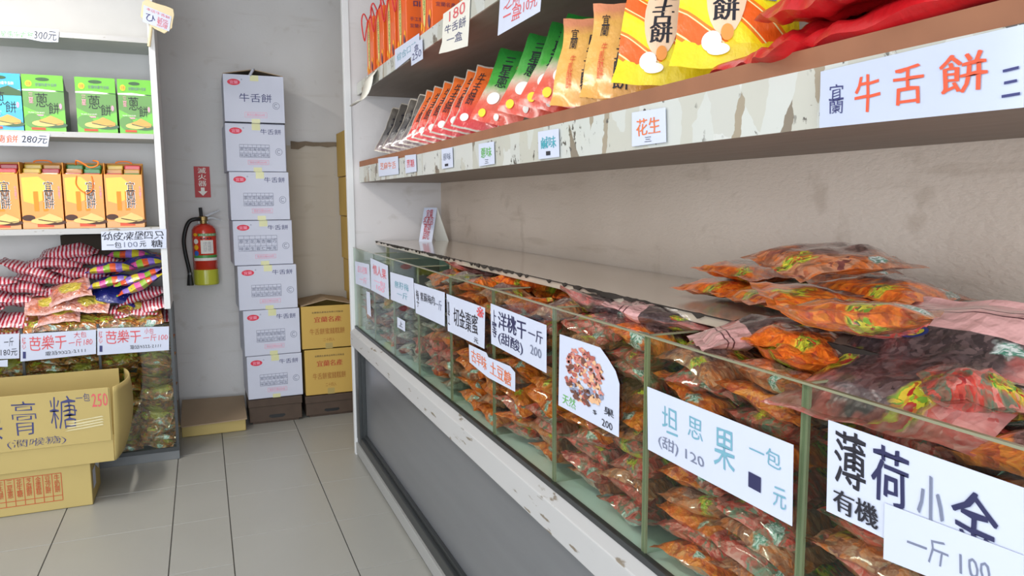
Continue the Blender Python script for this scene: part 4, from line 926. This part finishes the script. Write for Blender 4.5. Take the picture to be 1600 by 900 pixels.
# bags heaped in the left unit
LB = [  # kind, px, py, y, rz, tilt, roll, label
 ('stripe', 45, 500, 4.60, .0, .1, 1.2, 'red and white striped bag low at the left picture edge'), ('stripe', 30, 470, 4.66, .1, .0, 1.1, 'red striped bag second from the bottom at the left picture edge'),
 ('stripe', 30, 448, 4.66, .1, .15, 1.1, 'red striped bag in the middle of the left heap edge'), ('stripe', 48, 420, 4.66, .0, .35, 1.1, 'red striped bag with pointed left end on the left heap'),
 ('stripe', 20, 522, 4.58, .0, .0, 1.2, 'lowest red striped bag beside the small price card'),
 ('stripe', 85, 410, 4.70, .0, .0, 1.1, 'red striped bag beneath the topmost striped bag'), ('stripe', 110, 393, 4.70, .0, -.05, 1.1, 'topmost red striped bag of the heap'),
 ('stripe', 75, 433, 4.70, .0, .1, 1.1, 'red striped bag behind the pink guava bags, upper one'), ('stripe', 130, 425, 4.70, .0, .15, 1.1, 'red striped bag left of the yellow checked bags'),
 ('stripe', 150, 405, 4.74, .0, .1, 1.1, 'red striped bag at the back behind the yellow checked bags'), ('stripe', 100, 455, 4.68, .0, .05, 1.1, 'red striped bag hidden deepest behind the pink guava bags'),
 ('yellow', 175, 419, 4.62, .0, -.08, 1.1, 'yellow checked candy bag nearest the striped bags'), ('yellow', 235, 410, 4.66, .0, -.25, 1.1, 'yellow checked candy bag at the upper right of the heap'),
 ('yellow', 175, 440, 4.62, .0, -.2, 1.1, 'yellow checked candy bag lowest beside the pink guava bags'), ('yellow', 218, 432, 4.60, .0, -.35, 1.1, 'yellow checked candy bag in the middle of its group'),
 ('yellow', 232, 442, 4.58, .0, -.45, 1.1, 'yellow checked candy bag slanting above the navy bag'), ('yellow', 205, 397, 4.74, .0, .05, 1.1, 'yellow and blue candy bag directly below the hanging price card'),
 ('navy', 180, 460, 4.62, .0, .2, .9, 'navy blue candy bag with white dots'), ('stripe', 225, 462, 4.64, .0, -.3, 1.1, 'red striped bag at the right side panel, upper one'),
 ('stripe', 235, 478, 4.62, .0, -.2, 1.1, 'red striped bag at the right side panel, middle one'), ('stripe', 205, 485, 4.62, .0, .1, 1.1, 'red striped bag above the orange guava bag'), ('stripe', 240, 496, 4.66, .0, -.1, 1.1, 'red striped bag at the right side panel, lowest one'),
 ('stripe', -22, 505, 4.62, .0, .1, 1.1, 'red striped bag lowest at the outer left end of the heap'), ('stripe', -40, 485, 4.62, .1, -.1, 1.1, 'red striped bag second from the bottom at the outer left end'),
 ('stripe', -25, 462, 4.63, .0, .1, 1.1, 'red striped bag third from the bottom at the outer left end'), ('stripe', -20, 440, 4.64, .1, .0, 1.1, 'red striped bag fourth from the bottom at the outer left end'),
 ('pinkguava', 108, 455, 4.58, .0, -.3, .9, 'pink printed guava bag on top of the front heap'), ('pinkguava', 75, 475, 4.57, .0, -.1, .9, 'pink printed guava bag at the left of the front heap'),
 ('pinkguava', 138, 472, 4.57, .0, .15, .9, 'pink printed guava bag at the right of the front heap'), ('pinkguava', 90, 490, 4.56, .0, -.1, .8, 'pink printed guava bag in the middle of the front heap'),
 ('guava', 75, 503, 4.55, .0, .0, .8, 'brown guava bag low left of the front heap'), ('guava', 130, 503, 4.55, .0, .0, .8, 'brown guava bag low right of the front heap'),
 ('guava', 185, 498, 4.56, .0, .1, .9, 'orange guava bag behind the right price sign'), ('guava', 230, 500, 4.56, .0, -.3, .9, 'orange and yellow guava bag in the right corner of the case'), ('guava', 220, 485, 4.60, .0, .5, 1.0, 'orange guava bag standing on its corner at the right')]
for kd, px, py, y, rz, t, ro, lb in LB:
    p = at(px, py, 1, y); p.x = min(p.x, -.33)
    if kd in ('stripe', 'yellow'): ro = .2 + .15 * math.sin(px)
    elif kd == 'navy': ro = .6
    else: ro = min(ro, .62)
    bag(kd, p, rz, t, ro, lb, 'bags heaped on the left unit', rd=rd, name='snack_bag' if kd in ('stripe', 'yellow', 'navy') else 'guava_bag')
# dark carton at the back of the heap compartment
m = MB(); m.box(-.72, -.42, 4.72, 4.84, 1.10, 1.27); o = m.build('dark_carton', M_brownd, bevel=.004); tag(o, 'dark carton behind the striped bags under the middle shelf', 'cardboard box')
for cx, nm in ((-.37, 'right'), (-.72, 'middle'), (-1.06, 'left')):
    for k in range(14 if nm == 'right' else 7):
        z = .10 + k * .048 if nm == 'right' else .50 + k * .045
        for c in (0, 1):
            lvl = ['bottom', 'lower', 'middle', 'upper', 'top'][min(4, k * 5 // 14)]
            bag('guava', (cx + (-.085 if c else .085) + rd.uniform(-.01, .01), 4.575 + rd.uniform(-.005, .02), z), rd.uniform(-.3, .3) + (math.pi if rd.random() < .5 else 0), rd.uniform(-.3, .3), rd.uniform(.4, 1.0),
                'brown and green guava bag in the %s part of the %s glass case' % (lvl, nm), 'guava bags inside the lower left glass case', rd=rd, name='guava_bag', sc=.86)

def lsign(px, label, texts, y=LY0 - .006, mat=M_paper, extra=None, pe=None):
    q = [at(a, b, 1, y) for a, b in px]; poly = [at(a, b, 1, y) for a, b in (pe or px)]
    m = MB(); m.prism(poly[::-1], (0, .001, 0)); s = m.build('price_sign', mat); tag(s, label, 'sign', 'price signs on the left unit')
    P = quad_P(q[3], q[2], q[1], q[0], (0, -.0006, 0)); m = MB((0, -1, 0)); mats = []
    for tt in texts:
        st, u0, u1, v0, v1, mt = tt[:6]
        if mt not in mats: mats.append(mt)
        m.text(st, P, u0, u1, v0, v1, mats.index(mt), wob=.03, bold=tt[6] if len(tt) > 6 else .005, sd=u0 * 9)
    if m.v: m.build('lettering', mats, s)
    return s
lsign([(32, 522), (150, 515), (150, 553), (32, 565)], 'white sign with red writing for large packs of dried guava, left of the pair', [('紅\n心', .02, .07, .45, .88, M_inkred), ('芭樂干', .11, .60, .35, .88, M_inkred, .01), ('大包', .70, .87, .72, .95, M_inkred), ('一斤180', .63, .95, .38, .68, M_inkred), ('電話9322-2111', .32, .85, .12, .28, M_inkblk), ('■', .03, .07, .1, .35, M_inkblue)])
lsign([(152, 513), (264, 510), (264, 547), (152, 555)], 'white sign with red writing for small packs of dried guava, right of the pair', [('紅\n心', .02, .07, .45, .9, M_inkred), ('芭樂干', .11, .60, .4, .9, M_inkred, .01), ('小包', .65, .78, .72, .95, M_inkred), ('一斤100', .63, .98, .42, .70, M_inkred), ('電話9322-2111', .45, .88, .14, .3, M_inkblk), ('■', .03, .07, .12, .35, M_inkblue)])
lsign([(-30, 524), (30, 521), (30, 560), (-30, 562)], 'white sign cut by the left picture edge reading 180', [('一斤', .6, .85, .5, .85, M_inkblk), ('180元', .52, .95, .12, .4, M_inkblk)])
lsign([(158, 362), (260, 358), (260, 388), (159, 391)], 'white hanging card with black handwriting under the middle shelf', [('幼皮凍堡四只', .02, .96, .5, .95, M_inkblk, .01), ('一包', .08, .3, .1, .42, M_inkblk, .01), ('100', .34, .55, .12, .4, M_inkfaint), ('元', .58, .68, .12, .42, M_inkblk, .01), ('糖', .76, .94, .08, .46, M_inkblk, .01)])
lsign([(-60, 40), (92, 46), (91, 66), (-60, 57)], 'white price strip reading 300 on the top left shelf edge', [('三星蔥牛舌餅', .32, .73, .2, .72, M_inkgreen, 0), ('300元', .74, .98, .12, .82, M_inkblk, .005)], pe=[(-60, 40), (20, 42), (92, 46), (91, 66), (66, 65), (40, 60), (-60, 57)])
lsign([(-60, 203), (78, 209), (75, 229), (-60, 226)], 'white price strip reading 280 below the green boxes', [('宜蘭餅', .22, .64, .22, .78, M_inkora, .01), ('280元', .68, .98, .22, .82, M_inkblk, .005)])
lsign([(-20, 565), (12, 562), (12, 573), (-20, 573)], 'tiny blank white tag under the cut sign at the left', [])
# hand shaped sign on a stick
r = empty('stick_sign', at(243, 30, 1, LY0 - .03)); tag(r, 'hand shaped wooden paddle sign on the top corner of the left unit', 'sign')
m = MB(); hp = [(-.075, -.0), (-.07, .075), (-.05, .095), (-.02, .085), (.02, .08), (.05, .078), (.085, .07), (.092, .04), (.088, .01), (.085, -.03), (.05, -.065), (.0, -.05), (-.05, -.02)]
ca, sa = math.cos(-.12), math.sin(-.12); hp = [(x * .95 * ca - z * sa, x * .95 * sa + z * ca) for x, z in hp]
m.prism([(x, 0, z) for x, z in hp], (0, .008, 0)); m.build('paddle', plain('pale_wood', 'd8c7a0', .6), r, bevel=.002)
m = MB(); m.tube([(-.02, .01, -.02), (-.04, .012, -.14)], .008, 0, 8); m.build('stick', MATS['pale_wood'], r)
Pq = quad_P((-.062, -.001, -.018), (.062, -.001, -.058), (.078, -.001, .02), (-.052, -.001, .068), (0, -.0012, 0)); m = MB((0, -1, 0)); m.rect(Pq, 0, 1, 0, 1, 0)
Pr = lambda u, v: Pq(u, v) + V((0, -.0006, 0)); m.text('本店牛舌餅', Pr, .1, .95, .76, .94, 1); m.text('試吃\n歡迎\n品嚐', Pr, .52, .92, .08, .66, 1); m.text('ひ', Pr, .1, .45, .15, .6, 2); m.build('paper_label', [M_paper, M_inkred, M_inkblue], r)

# ================================================================== CARTONS ON THE FLOOR LEFT
r = empty('floor_carton', (-.83, 4.1, 0)); tag(r, 'closed brown carton with red printed table standing on the floor at left', 'cardboard box', 'brown cartons on the floor')
m = MB(); m.box(-.28, .28, -.15, .15, .001, .208); m.build('carton', M_card, r, bevel=.004)
P = plane_P((-.28, -.15, 0), (.56, 0, 0), (0, 0, .208), .0004); m = MB((0, -1, 0))
for i in range(9): u = .24 + i * .0675; m.rect(P, u - .003, u + .003, .22, .86, 0)
for v in (.22, .34, .86): m.rect(P, .24, .78, v - .008, v + .008, 0)
for i in range(8): u = .24 + i * .0675 + .034; m.text(['宜\n蘭\n名', '牛\n舌\n餅', '三\n星\n蔥', '花\n生\n糖', '芝\n麻\n餅', '金\n棗\n糕', '豆\n沙\n餅', '牛\n奶\n餅'][i], P, u - .02, u + .02, .42, .84, 0, bold=.02)
m.build('printed_table', plain('carton_print_red', 'b5532c', .7), r)
m = MB(); Q = plane_P((.28, -.15, 0), (0, .3, 0), (0, 0, .208)); m.rect(Q, .15, .45, .3, .75, 0); m.build('side_label', M_paper, r)
m = MB(); m.prism([(.282, -.02, .16), (.296, .04, .205), (.29, .10, .19), (.284, .07, .11)], (.001, 0, 0)); m.build('torn_label', M_paper, r)
r = empty('open_carton', (-.83, 4.15, .209)); tag(r, 'open brown carton with black handwriting and red 250 resting on the printed carton', 'cardboard box', 'brown cartons on the floor')
x0, x1, y0, y1, h = -.30, .385, -.22, .225, .365; t = .006
m = MB(); m.box(x0, x1, y0 + .006, y0 + .012, .002, h - .005); m.box(x0, x1, y1 - t, y1, .002, h); m.box(x0, x0 + t, y0 + .012, y1 - t, .002, h); m.box(x0, x1, y0 + .012, y1 - t, .002, .008); m.build('carton', M_card, r)
# bulged right side
m = MB(); vs = []; n = 12
for i in range(n + 1):
    for j in range(n + 1):
        u, v = i / n, j / n; vs.append((x1 + .003 + .07 * math.sin(math.pi * u * .95) ** .8 * (1 - (v - .62) ** 2 * 1.6) * .9 + .012 * v, y0 + .01 + (y1 - y0 - .012) * u, .002 + (h - .004) * v))
m.add(vs, [(i * (n + 1) + j, (i + 1) * (n + 1) + j, (i + 1) * (n + 1) + j + 1, i * (n + 1) + j + 1) for i in range(n) for j in range(n)]); m.build('side_wall', M_card, r, smooth=True, solid=.005)
m = MB(); m.box(x0, x1 - .005, y0, y0 + .005, .105, h); m.build('front_flap', M_card, r, bevel=.001)
P = plane_P((x0, y0, .105), (x1 - x0 - .005, 0, 0), (0, 0, h - .105), .0006); m = MB((0, -1, 0))
m.text('梨', P, .20, .36, .24, .88, 0, wob=.03, bold=-.01); m.text('膏', P, .42, .56, .26, .90, 0, wob=.03, bold=-.01); m.text('糖', P, .64, .80, .32, .90, 0, wob=.03, bold=-.01); m.text('一包', P, .80, .885, .78, .93, 0, wob=.03); m.text('250', P, .895, .992, .66, .90, 1, wob=.03, bold=.01); m.text('(潤喉糖)', P, .38, .72, .04, .2, 0, wob=.03, bold=-.01)
m.build('lettering', [M_inkblue, M_inkred], r)
m = MB(); P2 = lambda u, v: P(u, v) + V((0, -.001, 0))
rr = random.Random(9)
for i in range(4):
    v = .26 + i * .05; m.poly([P2(.72 + .02 * i, v), P2(.84, v + .01 + rr.uniform(0, .02)), P2(.96, v + .05), P2(.95, v + .075), P2(.84, v + .045), P2(.74, v + .02)], 0)
m.box(x1 - .03, x1 + .02, y0 - .003, y0 - .001, .16, .26, 0) if 0 else None
m.build('packing_tape', M_ctape, r)
